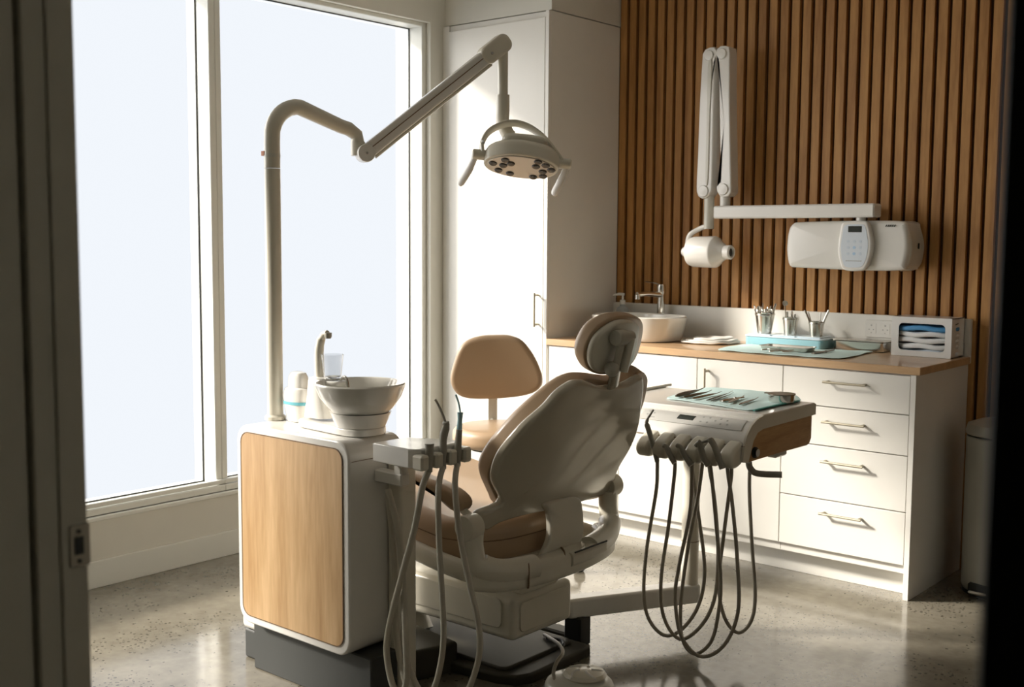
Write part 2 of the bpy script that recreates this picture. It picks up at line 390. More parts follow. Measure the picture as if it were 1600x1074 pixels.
obj('spout', B().tube([(-3.06, 4.735, 1.118), (-3.085, 4.66, 1.124), (-3.105, 4.60, 1.122)], [.015, .012, .012], 14).lathe([(0, 0), (.013, 0), (.013, .022), (0, .022)], (-3.103, 4.603, 1.098)), 'chrome', t)
obj('lever', B().tube([(-3.06, 4.745, 1.165), (-3.09, 4.715, 1.178), (-3.12, 4.69, 1.182)], [.008, .006, .004], 10, sq=(.6, 1.3)), 'chrome', t)
t = thing('soap_dispenser', 'clear pump soap bottle behind the basin beside the tall cabinet', 'soap bottle', (-3.29, 4.745, .91))
bo = obj('bottle', B().lathe([(0, 0), (.032, 0), (.034, .01), (.034, .11), (.03, .13), (.014, .142), (.012, .15), (0, .15)], (-3.29, 4.745, .911)), 'soap_clear', t)
obj('pump', B().lathe([(0, 0), (.015, 0), (.015, .02), (.006, .025), (.005, .048), (0, .048)], (-3.29, 4.745, 1.061)).tube([(-3.275, 4.74, 1.112), (-3.30, 4.725, 1.113), (-3.325, 4.71, 1.106)], [.007, .007, .004], 10), 'plastic_white', t)
obj('product_label', B().lathe([(.0345, 0), (.0352, .001), (.0352, .035), (.0345, .036)], (-3.29, 4.745, .945)), 'key_pale', t)

# ------------------------------------------------------------------ counter objects
b = B()
for k, (sx, sy, dz) in enumerate(((.09, .07, 0), (.082, .06, .008), (.06, .05, .015))):
    b.pillow([(-2.69+k*.012-sx, 4.56-sy), (-2.69+sx, 4.58-sy*.8), (-2.67+sx, 4.64+sy*.6), (-2.68, 4.66+sy), (-2.71-sx, 4.60+sy)], lambda u, v, h: Vector((u, v, h+.003*sin(u*60)*cos(v*50))), .9145+dz, .9225+dz, .0038, 48)
tag(obj('folded_cloth', b, 'cloth'), 'folded white cloth lying on the worktop beside the basin', 'cloth')
# blue cassette with three cups
t = thing('sterilising_case', 'blue plastic case with pale lid carrying the three steel cups', 'case', (-2.345, 4.70, .91))
obj('base', B().pillow(rrect(-2.535, -2.155, 4.635, 4.775, .02), XY, .911, .950, .004, sm=False), 'cassette_blue', t)
obj('lid', B().pillow(rrect(-2.538, -2.152, 4.632, 4.778, .021), XY, .9505, .958, .003, sm=False).box(-2.52, -2.41, 4.645, 4.765, .957, .963, .002).box(-2.40, -2.29, 4.645, 4.765, .957, .963, .002).box(-2.28, -2.17, 4.645, 4.765, .957, .963, .002), 'lid_blue', t)
def steel_cup(x, y, z, r0, r1, h, label, tools, cat='cup'):
    t = thing('steel_cup', label, cat, (x, y, z), 'steel cups on the blue case')
    obj('cup_body', B().lathe([(0, 0), (r0, 0), (r0+.001, .004), (r1, h-.012), (r1+.0025, h-.010), (r1+.0025, h-.005), (r1, h-.004), (r1+.002, h), (r1-.002, h), (r0-.002, .004), (0, .004)], (x, y, z)), 'steel', t)
    for nm, lb, dx, dy, L, tilt, az, kind in tools:
        d = Vector((sin(tilt)*cos(az), sin(tilt)*sin(az), cos(tilt))); p = Vector((x+dx, y+dy, z+.008))
        bb = B(); e = p+d*L
        if kind == 'rod': bb.tube([p, p+d*L*.55, e], [.0032, .0032, .0028], 8)
        elif kind == 'thick': bb.tube([p, p+d*L*.3, p+d*L*.32, e], [.004, .004, .0055, .005], 8)
        elif kind == 'mirror':
            bb.tube([p, e], .0028, 8).lathe([(0, 0), (.013, 0), (.013, .003), (0, .004)], e, (.6, -.6, .5), 16)
        elif kind == 'loop':
            bb.tube([p, p+d*L*.75], .003, 8)
            s_ = d.cross(Vector((.7, .6, 0))).normalized(); q = p+d*(L*.75+.012)
            bb.tube([q+(d*cos(a)+s_*sin(a))*.012 for a in [2*pi*k/14 for k in range(15)]], .0026, 6)
        o = obj(nm, bb, 'dark_steel' if 'dark' in lb else 'steel'); tag(o, lb, 'instrument', 'instruments standing in the steel cups')
        o['label'] = lb
    return t
cup1 = 'tallest steel cup on the blue case, left and full of instruments'
T1 = []
for k in range(14):
    az = 2*pi*k/14; kd = ('loop', 'rod', 'thick', 'loop')[k % 4]
    T1.append(('dental_instrument', 'dark looped instrument' if False else ('%s steel instrument crowded in the tallest, leftmost cup' % {'loop': 'ring-handled', 'rod': 'slim straight', 'thick': 'thick-handled'}[kd]), .018*cos(az), .018*sin(az), .112+.02*((k*7) % 3)/2, .12+.07*(k % 3), az, kd))
steel_cup(-2.468, 4.70, .963, .031, .044, .094, cup1, T1)
T2 = [('mouth_mirror', 'small steel mirror standing tallest in the middle cup', -.014, -.004, .135, .10, pi, 'mirror')]
for k in range(5): az = 2*pi*k/5+.5; T2.append(('dental_instrument', 'short %s steel instrument standing in the middle cup' % ('thick-handled', 'ring-handled', 'slim')[k % 3], .012*cos(az), .012*sin(az), .088+.01*(k % 2), .08, az, ('thick', 'loop', 'rod')[k % 3]))
steel_cup(-2.335, 4.69, .963, .026, .034, .080, 'middle steel cup on the blue case, holding a round mirror', T2)
T3 = [('dental_probe', 'steel rod leaning left out of the rightmost cup', -.008, 0, .118, .42, pi, 'thick'), ('dental_probe', 'steel rod leaning left behind its twin in the rightmost cup', -.012, .008, .105, .38, pi-.3, 'rod'),
      ('dental_probe', 'short upright steel rod in the rightmost cup', .010, .006, .10, .06, .3, 'rod'), ('dental_probe', 'steel rod leaning right out of the rightmost cup', .008, -.002, .122, .40, .1, 'thick')]
steel_cup(-2.210, 4.69, .963, .027, .033, .068, 'shortest steel cup on the blue case, right with splayed rods', T3)
def paper_mat(name, pts, z, label, edge=None, amp=.0012, n=72):
    P = pts
    b = B().pillow(P, lambda u, v, h: Vector((u, v, h+amp*sin(u*45+v*30)+amp)), z, z+.0022, .0008, n)
    return tag(obj(name, b, 'mat_green'), label, 'paper mat')
def px_z(L, z): return [tuple(atz(a, c, z))[:2] for a, c in L]
def clampy(L, z): return [(x, min(y, 4.618) if x < -2.14 else min(y, 4.68)) for x, y in px_z(L, z)]
pm = paper_mat('paper_mat', clampy([(1122, 547), (1150, 541), (1182, 537), (1210, 541), (1260, 547), (1300, 545), (1340, 547), (1368, 550), (1352, 553), (1330, 559), (1305, 561), (1270, 559), (1200, 554), (1150, 550)], .912), .9125, 'crumpled pale green paper mat spread on the worktop')
# shallow tray with instruments
def dish(x0, x1, y0, y1, z, h, r, wall=.003, flare=.006):
    b = B(); A = lambda g, zz, rr: [Vector((u, v, zz)) for u, v in rrect(x0-g, x1+g, y0-g, y1+g, rr)]
    b.rings([A(-.004, z, r), A(0, z+.003, r), A(flare, z+h, r+flare), A(flare+.004, z+h+.001, r+flare), A(flare+.004, z+h-.0005, r+flare), A(flare-wall, z+h-.001, r), A(-wall, z+wall, r), A(-wall-.01, z+wall, r)])
    return b
tag(obj('instrument_tray', dish(-2.335, -2.125, 4.415, 4.505, .917, .018, .012), 'steel'), 'shallow steel instrument tray on the green mat before the blue case', 'tray')
def forceps(name, p0, p1, label, z=.0, m='steel', group=None, r=.0032, kind=0, cat='instrument'):
    p0, p1 = Vector(p0), Vector(p1); d = p1-p0; L = d.length; d.normalize(); s = d.cross(Vector((0, 0, 1))).normalized(); b = B()
    if kind == 0:
        b.tube([p0, p0+d*L*.12, p0+d*L*.35, p0+d*L*.6, p0+d*L*.8, p1+Vector((0, 0, .004))], [r*.5, r, r*1.05, r*.8, r*.35, r*.2], 8)
    else:
        for k in (-1, 1):
            b.tube(smooth([p0+s*.004*k, p0+d*L*.3+s*.008*k, p0+d*L*.62+s*.003*k, p1], 3), r*.75, 8)
        b.ball(p0+d*L*.62, r*1.5)
    o = obj(name, b, m); return tag(o, label, cat, group)
zt = .925
for k, (a, c) in enumerate((((1190, 547), (1218, 545)), ((1203, 549), (1240, 547.5)), ((1222, 549.5), (1252, 550)), ((1200, 545.5), (1226, 547)))):
    forceps('dental_instrument', atz(*a, zt+k*.002), atz(*c, zt+k*.002), ('%s thin steel instrument lying in the shallow tray on the worktop' % ('leftmost', 'frontmost', 'rightmost', 'rearmost')[k]), group='instruments lying in the worktop tray', kind=k % 2)
forceps('tweezers', atz(1270, 552.5, .920), atz(1303, 547.5, .921), 'steel tweezers on the green mat right of the shallow tray', kind=1, m='dark_steel', r=.004)
t = thing('steel_case', 'flat steel case with lid against the splashback near the socket', 'steel case', (-2.01, 4.74, .91))
obj('case_body', dish(-2.130, -1.905, 4.70, 4.79, .911, .040, .014), 'steel', t)
obj('lid', B().pillow(rrect(-2.137, -1.898, 4.692, 4.796, .016), XY, .9535, .960, .003, sm=False), 'steel', t)
# double socket
t = thing('power_socket', 'white double power socket on the splashback beside the glove box', 'socket', (-1.965, 4.799, .955))
obj('face_plate', B().pillow(rrect(-2.03, -1.905, .968, 1.043, .006), XZ(4.7995), 0, .007, .002, sm=False), 'plastic_white', t)
for sx in (-2.0, -1.938):
    pl_ = obj('outlet', B().pillow(rrect(sx-.021, sx+.021, .984, 1.028, .004), XZ(4.7926), 0, .0015, .0005, sm=False), 'plastic_white', t)
    for dx, dz, r_ in ((0, .014, .0034), (-.010, -.004, .0028), (.010, -.004, .0028), (0, -.018, .0022)): obj('pin_hole', B().lathe([(0, 0), (r_, 0), (r_, .001), (0, .001)], (sx+dx, 4.7913, 1.006+dz), (0, -1, 0), 8), 'print_grey', pl_)
# glove dispenser
gx0, gx1, gy0, gy1, gz0, gz1 = -1.852, -1.603, 4.648, 4.798, .911, 1.074
t = thing('glove_dispenser', 'white acrylic glove dispenser box at the right end of the worktop', 'dispenser', ((gx0+gx1)/2, (gy0+gy1)/2, .91))
b = B().box(gx0, gx0+.004, gy0+.004, gy1, gz0, gz1).box(gx1-.004, gx1, gy0+.004, gy1, gz0, gz1).box(gx0, gx1, gy0+.004, gy1, gz0, gz0+.004).box(gx0, gx1, gy0+.004, gy1, gz1-.004, gz1).box(gx0, gx1, gy1-.004, gy1, gz0, gz1)
obj('box_body', b, 'acrylic', t)
inn = rrect(gx0+.03, gx1-.026, gz0+.024, gz1-.026, .018)
def onrect(p):
    c = Vector(((gx0+gx1)/2, (gz0+gz1)/2)); d = Vector(p)-c; k = min(((gx1-gx0)/2)/max(abs(d.x), 1e-6), ((gz1-gz0)/2)/max(abs(d.y), 1e-6)); return c+d*k
out = [onrect(p) for p in inn]
b = B(); R = [[Vector((p[0], y, p[1])) for p in L] for L, y in ((out, gy0+.004), (out, gy0), (inn, gy0), (inn, gy0+.004), (out, gy0+.004))]
obj('front_panel', b.rings(R, caps=False), 'acrylic', t, ang=20)
obj('slot', B().tube([(gx1+.0005, 4.69, 1.048), (gx1+.0005, 4.72, 1.052)], .002, 6), 'seal_black', t)
for k in range(5):
    z = gz0+.006+k*.025
    b = B().pillow([(gx0+.02+.01*(k % 2), gy0+.02), (gx1-.02, gy0+.018), (gx1-.025, gy1-.02), (gx0+.022, gy1-.02)], lambda u, v, h: Vector((u, v, h+.003*sin(u*40+k*2))), z, z+.021, .009, 40)
    nm = ('lowest', 'second lowest', 'middle', 'second highest', 'topmost')[k]
    tag(obj('glove_packet', b, 'paper_blue' if k == 4 else ('key_pale' if k == 0 else 'paper')), '%s %s glove packet in the white dispenser box' % (nm, 'blue' if k == 4 else 'pale'), 'glove packet', 'packets inside the glove dispenser')

# ------------------------------------------------------------------ wall x-ray unit
t = thing('xray_unit', 'white wall-mounted dental x-ray unit with folded arms on the slats', 'x-ray unit', (-2.1, 4.82, 1.26))
Y0 = 4.65
bx = [(-2.352, 1.36), (-2.345, 1.43), (-2.325, 1.462), (-2.28, 1.470), (-2.0, 1.474), (-1.83, 1.470), (-1.808, 1.45), (-1.795, 1.365), (-1.808, 1.285), (-1.83, 1.266), (-2.0, 1.262), (-2.3, 1.268), (-2.335, 1.276), (-2.347, 1.31)]
hb = obj('housing', B().pillow(bx, XZ(4.826), 0, .172, .022, 96, dome=.006), 'plastic_white', t)
obj('end_cap', B().pillow([(-1.838, 1.469), (-1.815, 1.46), (-1.797, 1.41), (-1.789, 1.365), (-1.797, 1.30), (-1.815, 1.272), (-1.84, 1.265), (-1.828, 1.32), (-1.824, 1.37), (-1.828, 1.42)], XZ(4.820), 0, .150, .012, 48), 'plastic_side', t)
obj('switch', B().box(-1.789, -1.785, 4.735, 4.75, 1.355, 1.38, .002), 'rubber', t)
kp = [(-2.075, 1.465), (-2.04, 1.472), (-1.99, 1.472), (-1.962, 1.465), (-1.945, 1.41), (-1.940, 1.365), (-1.948, 1.31), (-1.968, 1.268), (-2.0, 1.260), (-2.045, 1.260), (-2.072, 1.272), (-2.088, 1.32), (-2.092, 1.365), (-2.086, 1.42)]
kpd = obj('control_panel', B().pillow(kp, XZ(4.655), 0, .035, .010, 64), 'plastic_white', t)
kq = [( -2.015+(a+2.015)*.80, 1.366+(c-1.366)*.86) for a, c in kp]
obj('membrane', B().pillow(kq, XZ(4.6205), 0, .002, .001, 64), 'panel_blue', kpd)
obj('screen', B().box(-2.045, -1.985, 4.6165, 4.6190, 1.424, 1.450, .0008), 'screen', kpd)
for r_ in range(3):
    for c_ in range(3):
        o = obj('key', B().lathe([(0, 0), (.0065, 0), (.0065, .001), (0, .0012)], (-2.043+c_*.027, 4.6188, 1.385-r_*.026), (0, -1, 0), 12), 'key_blue' if (r_, c_) in ((2, 1), (1, 1)) else 'key_pale', kpd)
b = B()
for k in range(8): b.box(-2.052+k*.009, -2.045+k*.009, 4.6178, 4.6188, 1.301, 1.304)
obj('lettering', b, 'print_grey', kpd)
b = B()
for k in range(5): b.tube([(-1.895+k*.009, 4.6495, 1.448), (-1.889+k*.009, 4.6495, 1.455)], .0022, 6)
obj('logo', b, 'seal_black', t)
bar = obj('horizontal_arm', B().box(-2.705, -1.935, 4.62, 4.70, 1.487, 1.545, .006), 'plastic_white', t)
obj('pivot', B().lathe([(0, 0), (.02, 0), (.02, .018), (0, .018)], (-2.01, 4.665, 1.471)), 'plastic_white', t)
def armseg(pts, r, sq, nm, kn):
    o = obj(nm, B().tube(smooth(pts, 4), r, 16, sq=sq, up=(1, 0, 0)), 'plastic_white', t)
    return o
def slab(pts, y0, th, bev): return B().pillow(pts, XZ(y0+th/2), 0, th, bev, 64)
def pxo(L, y): return [(q.x, q.z) for q in (aty(a, c, y) for a, c in L)]
obj('folding_arm', slab(pxo([(1122, 98), (1118, 88), (1120, 76), (1128, 71), (1137, 73), (1140, 82), (1140, 150), (1142, 280), (1142, 300), (1135, 308), (1124, 306), (1119, 296), (1120, 286), (1125, 280), (1124, 180)], 4.63), 4.665, .07, .006), 'plastic_white', t)
obj('folding_arm', slab(pxo([(1097, 92), (1099, 80), (1108, 74), (1117, 74), (1120, 82), (1120, 92), (1117, 98), (1115, 180), (1112, 290), (1108, 305), (1098, 311), (1089, 304), (1088, 285), (1090, 240), (1093, 160)], 4.63), 4.665, .07, .006), 'plastic_white', t)
for q_, r_ in (((1128, 84), .025), ((1130, 296), .027), ((1099, 299), .028), ((1108, 87), .024)):
    q_ = aty(*q_, 4.63)
    obj('knuckle', B().lathe([(0, 0), (r_, 0), (r_, .085), (r_*.9, .089), (0, .09)], (q_.x, 4.712, q_.z), (0, -1, 0), 28), 'plastic_white', t)
obj('arm_cover', slab(pxo([(1106, 100), (1112, 100), (1109, 180), (1106, 280), (1102, 280), (1104, 180)], 4.625), 4.632, .014, .003), 'plastic_side', t)
obj('arm_stub', B().lathe([(0, 0), (.024, 0), (.024, .06), (0, .06)], (-2.668, 4.665, 1.54)), 'plastic_white', t)
obj('drop_tube', B().lathe([(0, 0), (.024, 0), (.024, .155), (0, .155)], (-2.752, 4.665, 1.440)), 'plastic_side', t)
obj('head_yoke', B().tube(smooth([(-2.752, 4.66, 1.455), (-2.80, 4.66, 1.44), (-2.845, 4.65, 1.41), (-2.858, 4.65, 1.36), (-2.862, 4.65, 1.33)], 5), .012, 12), 'plastic_white', t)
hd = obj('tube_head', B().lathe([(0, 0), (.045, .002), (.066, .015), (.072, .035), (.074, .145), (.070, .155), (.050, .175), (.035, .20), (0, .20)], (-2.845, 4.645, 1.332), (1, -.05, 0), 36), 'plastic_white', t)
obj('collimator', B().lathe([(.026, 0), (.033, .002), (.033, .036), (.030, .04), (.021, .04), (.019, .02), (.0, .02)], (-2.650, 4.635, 1.332), (1, -.05, 0), 28), 'plastic_white', hd)
obj('lens', B().lathe([(0, 0), (.020, 0), (.020, .004), (0, .004)], (-2.622, 4.634, 1.332), (1, -.05, 0), 24), 'seal_black', hd)
obj('head_pivot', B().ball((-2.862, 4.645, 1.332), .024), 'plastic_white', hd)
obj('wall_bracket', B().box(-2.07, -2.0, 4.695, 4.826, 1.50, 1.535, .004), 'plastic_side', t)

# ------------------------------------------------------------------ pedal bin
bxc, byc = -1.375, 4.60
t = thing('pedal_bin', 'round grey pedal bin at the end of the counter', 'bin', (bxc, byc, 0))
obj('body', B().lathe([(0, .015), (.122, .015), (.128, .03), (.130, .62), (.126, .625), (0, .625)], (bxc, byc, 0), n=48), 'bin_grey', t)
obj('lid', B().lathe([(0, .632), (.131, .632), (.134, .645), (.126, .672), (.08, .69), (0, .695)], (bxc, byc, 0), n=48), 'bin_grey', t)
obj('base_ring', B().lathe([(0, 0), (.124, 0), (.124, .014), (0, .014)], (bxc, byc, 0), n=48), 'rubber', t)
obj('pedal_recess', B().box(bxc-.065, bxc+.03, byc-.132, byc-.095, .01, .055, .006), 'rubber', t)
obj('pedal', B().box(bxc-.055, bxc+.02, byc-.165, byc-.12, .018, .032, .006), 'steel', t)

# ------------------------------------------------------------------ stool
def stool():
    c = Vector((-3.03, 3.56, 0)); t = thing('operator_stool', 'tan padded operator stool with backrest behind the dental chair', 'stool', c)
    n = Vector((.64, -.77, 0)).normalized(); rr = Vector((n.y*-1, n.x, 0)); rr = Vector((.77, .64, 0))
    cen = Vector((-3.167, 3.636, .842)); k = .00274
    px = [(705, 597), (710, 565), (723, 537), (747, 525.5), (777, 523), (797, 524), (817, 533), (837, 560), (848, 591), (840, 609), (814, 619), (764, 624), (722, 620)]
    P = [((a-777)*k, (573-c_)*k) for a, c_ in px]
    curve = .8
    f = lambda u, v, h: cen+rr*u+Vector((0, 0, v))+n*(h+curve*u*u*.8)
    obj('backrest', B().pillow(P, f, -.03, .03, .024, 80, dome=.006), 'vinyl', t)
    q = cen-n*.045+Vector((0, 0, -.1))-rr*.02
    obj('back_post', B().box(-.020, .020, -.006, .006, -.16, .10, .003, m=Matrix.Translation(q) @ Matrix(((rr.x, n.x, 0, 0), (rr.y, n.y, 0, 0), (0, 0, 1, 0), (0, 0, 0, 1)))).tube([q+Vector((0, 0, -.14)), q+n*.12+Vector((0, 0, -.17))], .012, 8), 'plastic_side', t)
    sc = Vector((-3.045, 3.52, 0))
    obj('seat', B().pillow([(sc.x+.20*cos(a), sc.y+.20*sin(a)) for a in [2*pi*j/16 for j in range(16)]], XY, .535, .612, .03, 64, dome=.008), 'vinyl', t)
    obj('seat_pan', B().lathe([(0, 0), (.13, 0), (.15, .015), (0, .016)], (sc.x, sc.y, .518)), 'rubber', t)
    obj('lever', B().tube([(sc.x, sc.y, .51), (sc.x+.15, sc.y-.06, .50), (sc.x+.22, sc.y-.05, .525)], .005, 8), 'steel', t)
    obj('gas_column', B().lathe([(0, .08), (.028, .08), (.028, .30), (.016, .31), (.016, .519), (0, .519)], (sc.x, sc.y, 0)), 'chrome', t)
    for j in range(5):
        a = radians(38.5)+2*pi*j/5; d = Vector((cos(a), sin(a), 0)); e = sc+d*.335
        lg = obj('base_leg', B().tube([sc+Vector((0, 0, .10)), e+Vector((0, 0, .075))], [.02, .013], 10), 'chrome', t)
        s_ = Vector((-d.y, d.x, 0)); w_ = B()
        for q in (-1, 1): w_.lathe([(0, 0), (.024, 0), (.024, .015), (0, .015)], e+s_*(.004*q)+Vector((0, 0, .0245)), s_*q, 20)
        w_.tube([e+Vector((0, 0, .02)), e+Vector((0, 0, .075))], .006, 8)
        obj('caster', w_, 'rubber', t)
stool()

# ------------------------------------------------------------------ water unit beside the chair
UX0, UX1, UY0, UY1, UZ0, UZ1 = -2.945, -2.415, 2.130, 2.350, .165, .802
t = thing('water_unit', 'white rounded dental water unit with light oak front panel', 'dental unit', (-2.68, 2.24, 0))
unit = t
obj('body', B().pillow(rrect(UX0, UX1, UZ0, UZ1, .055, 10), XZ(UY1), 0, UY1-UY0, .008, sm=False, ctr=(-2.68, .48)), 'plastic_white', t)
obj('oak_panel', B().pillow(rrect(UX0+.024, UX1-.026, UZ0+.026, UZ1-.022, .036, 10), XZ(UY0+.002), 0, .0045, .002, sm=False), 'panel_oak', t)
fr = rrect(UX0+.024, UX1-.026, UZ0+.026, UZ1-.022, .036, 10); fi = rrect(UX0+.0265, UX1-.0285, UZ0+.0285, UZ1-.0245, .034, 10)
obj('panel_gap', B().rings([[Vector((u, y, v)) for u, v in L] for L, y in ((fr, UY0-.0002), (fr, UY0-.0032), (fi, UY0-.0032), (fi, UY0-.0002))], caps=False), 'seam', t)
obj('plinth', B().box(-2.925, -2.37, 2.170, 2.352, 0, .166, .004), 'plinth_grey', t)
obj('top_seam', B().box(UX1-.001, UX1+.0012, UY0+.010, UY1-.005, .744, .7455), 'seam', t)
obj('service_box', B().pillow(rrect(-3.04, -2.94, 2.20, 2.34, .03), XY, .10, .19, .02, sm=False), 'plastic_white', t)
obj('service_foot', B().box(-3.03, -2.93, 2.21, 2.33, 0, .10, .01), 'plinth_grey', t)
# spittoon
cx, cy = -2.510, 2.262
t = thing('spittoon', 'white ceramic spittoon bowl with tower on the water unit', 'spittoon', (-2.55, cy, .802))
obj('base', B().pillow([(cx-.235, cy-.045), (cx-.24, cy+.035), (cx-.10, cy+.06), (cx+.02, cy+.07), (cx+.062, cy+.04), (cx+.072, cy), (cx+.058, cy-.05), (cx+.01, cy-.072), (cx-.10, cy-.065)], XY, .804, .826, .006, 64, rb=.002), 'plastic_white', t)
obj('bowl_foot', B().lathe([(0, 0), (.074, 0), (.082, .018), (.090, .038), (.092, .042), (0, .042)], (cx, cy, .8265), n=48), 'plastic_white', t)
bw = obj('bowl', B().lathe([(0, 0), (.086, .001), (.104, .020), (.122, .046), (.134, .078), (.1345, .084), (.131, .088), (.127, .084), (.116, .054), (.09, .026), (.04, .016), (0, .014)], (cx, cy, .869), n=56), 'ceramic', t)
obj('drain', B().lathe([(0, 0), (.016, 0), (.016, .003), (0, .003)], (cx, cy, .8835)), 'steel', bw)
tx = cx-.185
tw = [(Vector((tx-.052, cy, 0)), 0)]
R = []
for z, a, c, dx in ((.834, .055, .040, .004), (.86, .048, .038, .002), (.90, .038, .034, .0), (.945, .034, .030, -.002), (.955, .031, .028, -.002), (.958, .02, .02, -.002)):
    R.append([Vector((tx+dx+u, cy+v, z)) for u, v in sup(a, c, 28, 3)])
tower = obj('tower', B().rings(R), 'plastic_white', t)
obj('cup_shelf', B().pillow([(tx-.01, cy-.025), (tx+.05, cy-.038), (tx+.095, cy-.022), (tx+.10, cy), (tx+.095, cy+.022), (tx+.05, cy+.03), (tx-.01, cy+.025)], XY, .936, .952, .006, 40), 'plastic_white', t)
obj('filler_spout', B().tube(smooth([(tx-.002, cy, .95), (tx-.004, cy, 1.01), (tx-.002, cy, 1.045), (tx+.010, cy-.002, 1.075), (tx+.030, cy-.004, 1.092), (tx+.042, cy-.005, 1.095)], 5), [.0145]*11+[.0135]*5+[.011]*4+[.009]*6, 14), 'plastic', t)
obj('spout_tip', B().lathe([(0, 0), (.008, 0), (.011, .006), (.011, .018), (0, .018)], (tx+.046, cy-.005, 1.079)), 'handpiece_grey', t)
obj('rinse_nozzle', B().tube(smooth([(tx+.075, cy+.01, .945), (tx+.10, cy+.008, .965), (tx+.118, cy+.005, .958), (tx+.126, cy+.003, .935)], 4), .0045, 10), 'steel', t)
ct = obj('rinsing_cup', B().lathe([(0, 0), (.024, 0), (.0265, .01), (.0335, .075), (.0345, .077), (.0335, .079), (.0325, .076), (.0255, .012), (0, .003)], (tx+.062, cy-.003, .9525), n=40), 'cup_clear')
tag(ct, 'clear plastic rinsing cup standing on the spittoon tower shelf', 'cup')
t = thing('water_bottle', 'white plastic bottle with teal stripe between lamp pole and spittoon', 'bottle', (-2.835, 2.285, .802))
R = []
for z, a, c in ((.803, .040, .026), (.806, .042, .028), (.84, .048, .032), (.86, .053, .036), (.895, .052, .036), (.908, .048, .032), (.912, .036, .026), (.945, .034, .024), (.958, .028, .018), (.962, .015, .01)):
    R.append([Vector((-2.828+u, 2.285+v, z)) for u, v in sup(a, c, 32, 2.6)])
obj('bottle_body', B().rings(R), 'plastic_white', t)
obj('stripe', B().rings([[Vector((-2.828+u, 2.285+v, z)) for u, v in sup(a+.0012, c+.0012, 32, 2.6)] for z, a, c in ((.858, .0526, .0356), (.868, .0531, .0365))], caps=False), 'teal', t)

# ------------------------------------------------------------------ operating lamp on its pole
t = thing('operating_lamp', 'white dental operating lamp on tall bent pole and spring arm', 'lamp', (-2.905, 2.255, .802))
px_, py_ = -2.908, 2.255
a1 = aty(552, 208, 2.56)
dirn = Vector((a1.x-px_, a1.y-py_, 0)).normalized(); top = 1.805
pl = [(px_, py_, .803), (px_, py_, 1.2), (px_, py_, 1.60)]
obj('pole', B().tube(pl, .0255, 24), 'plastic', t)
obj('pole_collar', B().lathe([(0, 0), (.034, 0), (.034, .01), (.027, .016), (0, .016)], (px_, py_, .803)), 'plastic', t)
bend = [(px_, py_, 1.602), (px_, py_, 1.68)]+[Vector((px_, py_, 1.70))+dirn*(.10-.10*cos(a))+Vector((0, 0, .10*sin(a))) for a in [pi/2*k/10 for k in range(1, 11)]]
e1 = Vector((a1.x, a1.y, 1.745))
P = bend+[e1-dirn*.05+Vector((0, 0, .006)), e1-dirn*.02, e1+dirn*.012-Vector((0, 0, .018)), e1+dirn*.018-Vector((0, 0, .045))]
obj('bent_arm', B().tube(P, [.0255]*len(bend)+[.0235]*2+[.0225]*2, 20), 'plastic', t)
obj('mark', B().lathe([(.0257, 0), (.0262, 0), (.0262, .012), (.0257, .012)], (px_, py_, 1.635), n=20), 'plastic_side', t)
obj('warning_label', B().box(px_-.022, px_-.006, py_-.0262, py_-.020, 1.640, 1.655, .001), 'orange', t)
kn = e1+dirn*.018-Vector((0, 0, .075))
obj('elbow', B().lathe([(0, 0), (.022, 0), (.024, .004), (.024, .045), (.0225, .048), (0, .048)], kn-Vector((0, 0, .012))), 'plastic', t)
k0 = kn+Vector((.022, .012, -.004)); k1 = aty(786, 68, 3.015)
ad = (k1-k0).normalized(); side = ad.cross(Vector((0, 0, 1))).normalized(); upv = side.cross(ad)
obj('elbow_joint', B().lathe([(0, 0), (.028, 0), (.030, .003), (.030, .050), (.028, .054), (0, .054)], k0+side*.027, -side, 28), 'plastic_white', t)
obj('joint_screw', B().lathe([(0, 0), (.004, 0), (.004, .002), (0, .002)], k0+side*.028, side, 10), 'steel', t)
L = (k1-k0).length
fm = lambda u, v, h: k0+ad*u+upv*v+side*(h)
obj('spring_arm', B().pillow([(p[0], p[1]) for p in rrect(-.01, L-.03, -.024, .026, .02)], fm, -.024, .024, .008, sm=False), 'plastic_white', t)
obj('arm_groove', B().tube([k0+ad*.03+side*.0245+upv*.004, k0+ad*(L-.10)+side*.0245+upv*.004], .0016, 6), 'seam', t)
obj('arm_channel', B().tube([k0+ad*.02-upv*.024, k0+ad*(L-.08)-upv*.024], .012, 10), 'plastic_grey', t)
obj('end_block', B().pillow(rrect(L-.10, L+.022, -.030, .034, .027, 8), fm, -.030, .030, .010, sm=False), 'plastic', t)
obj('block_screw', B().lathe([(0, 0), (.005, 0), (.005, .003), (0, .003)], fm(L-.065, .0, .030), side, 12), 'steel', t)
q = k1-Vector((0, 0, .02))+ad*.0
hc = aty(815, 252, 2.98)
obj('drop_shaft', B().tube([q, q-Vector((0, 0, .20))], .0175, 18), 'plastic', t)
obj('shaft_sleeve', B().tube(smooth([q-Vector((0, 0, .155)), q-Vector((0, 0, .21)), q-Vector((0, 0, .245)), q+RT*.016-Vector((0, 0, .285)), q+RT*.030-Vector((0, 0, .30))], 4), .0235, 18), 'plastic', t)
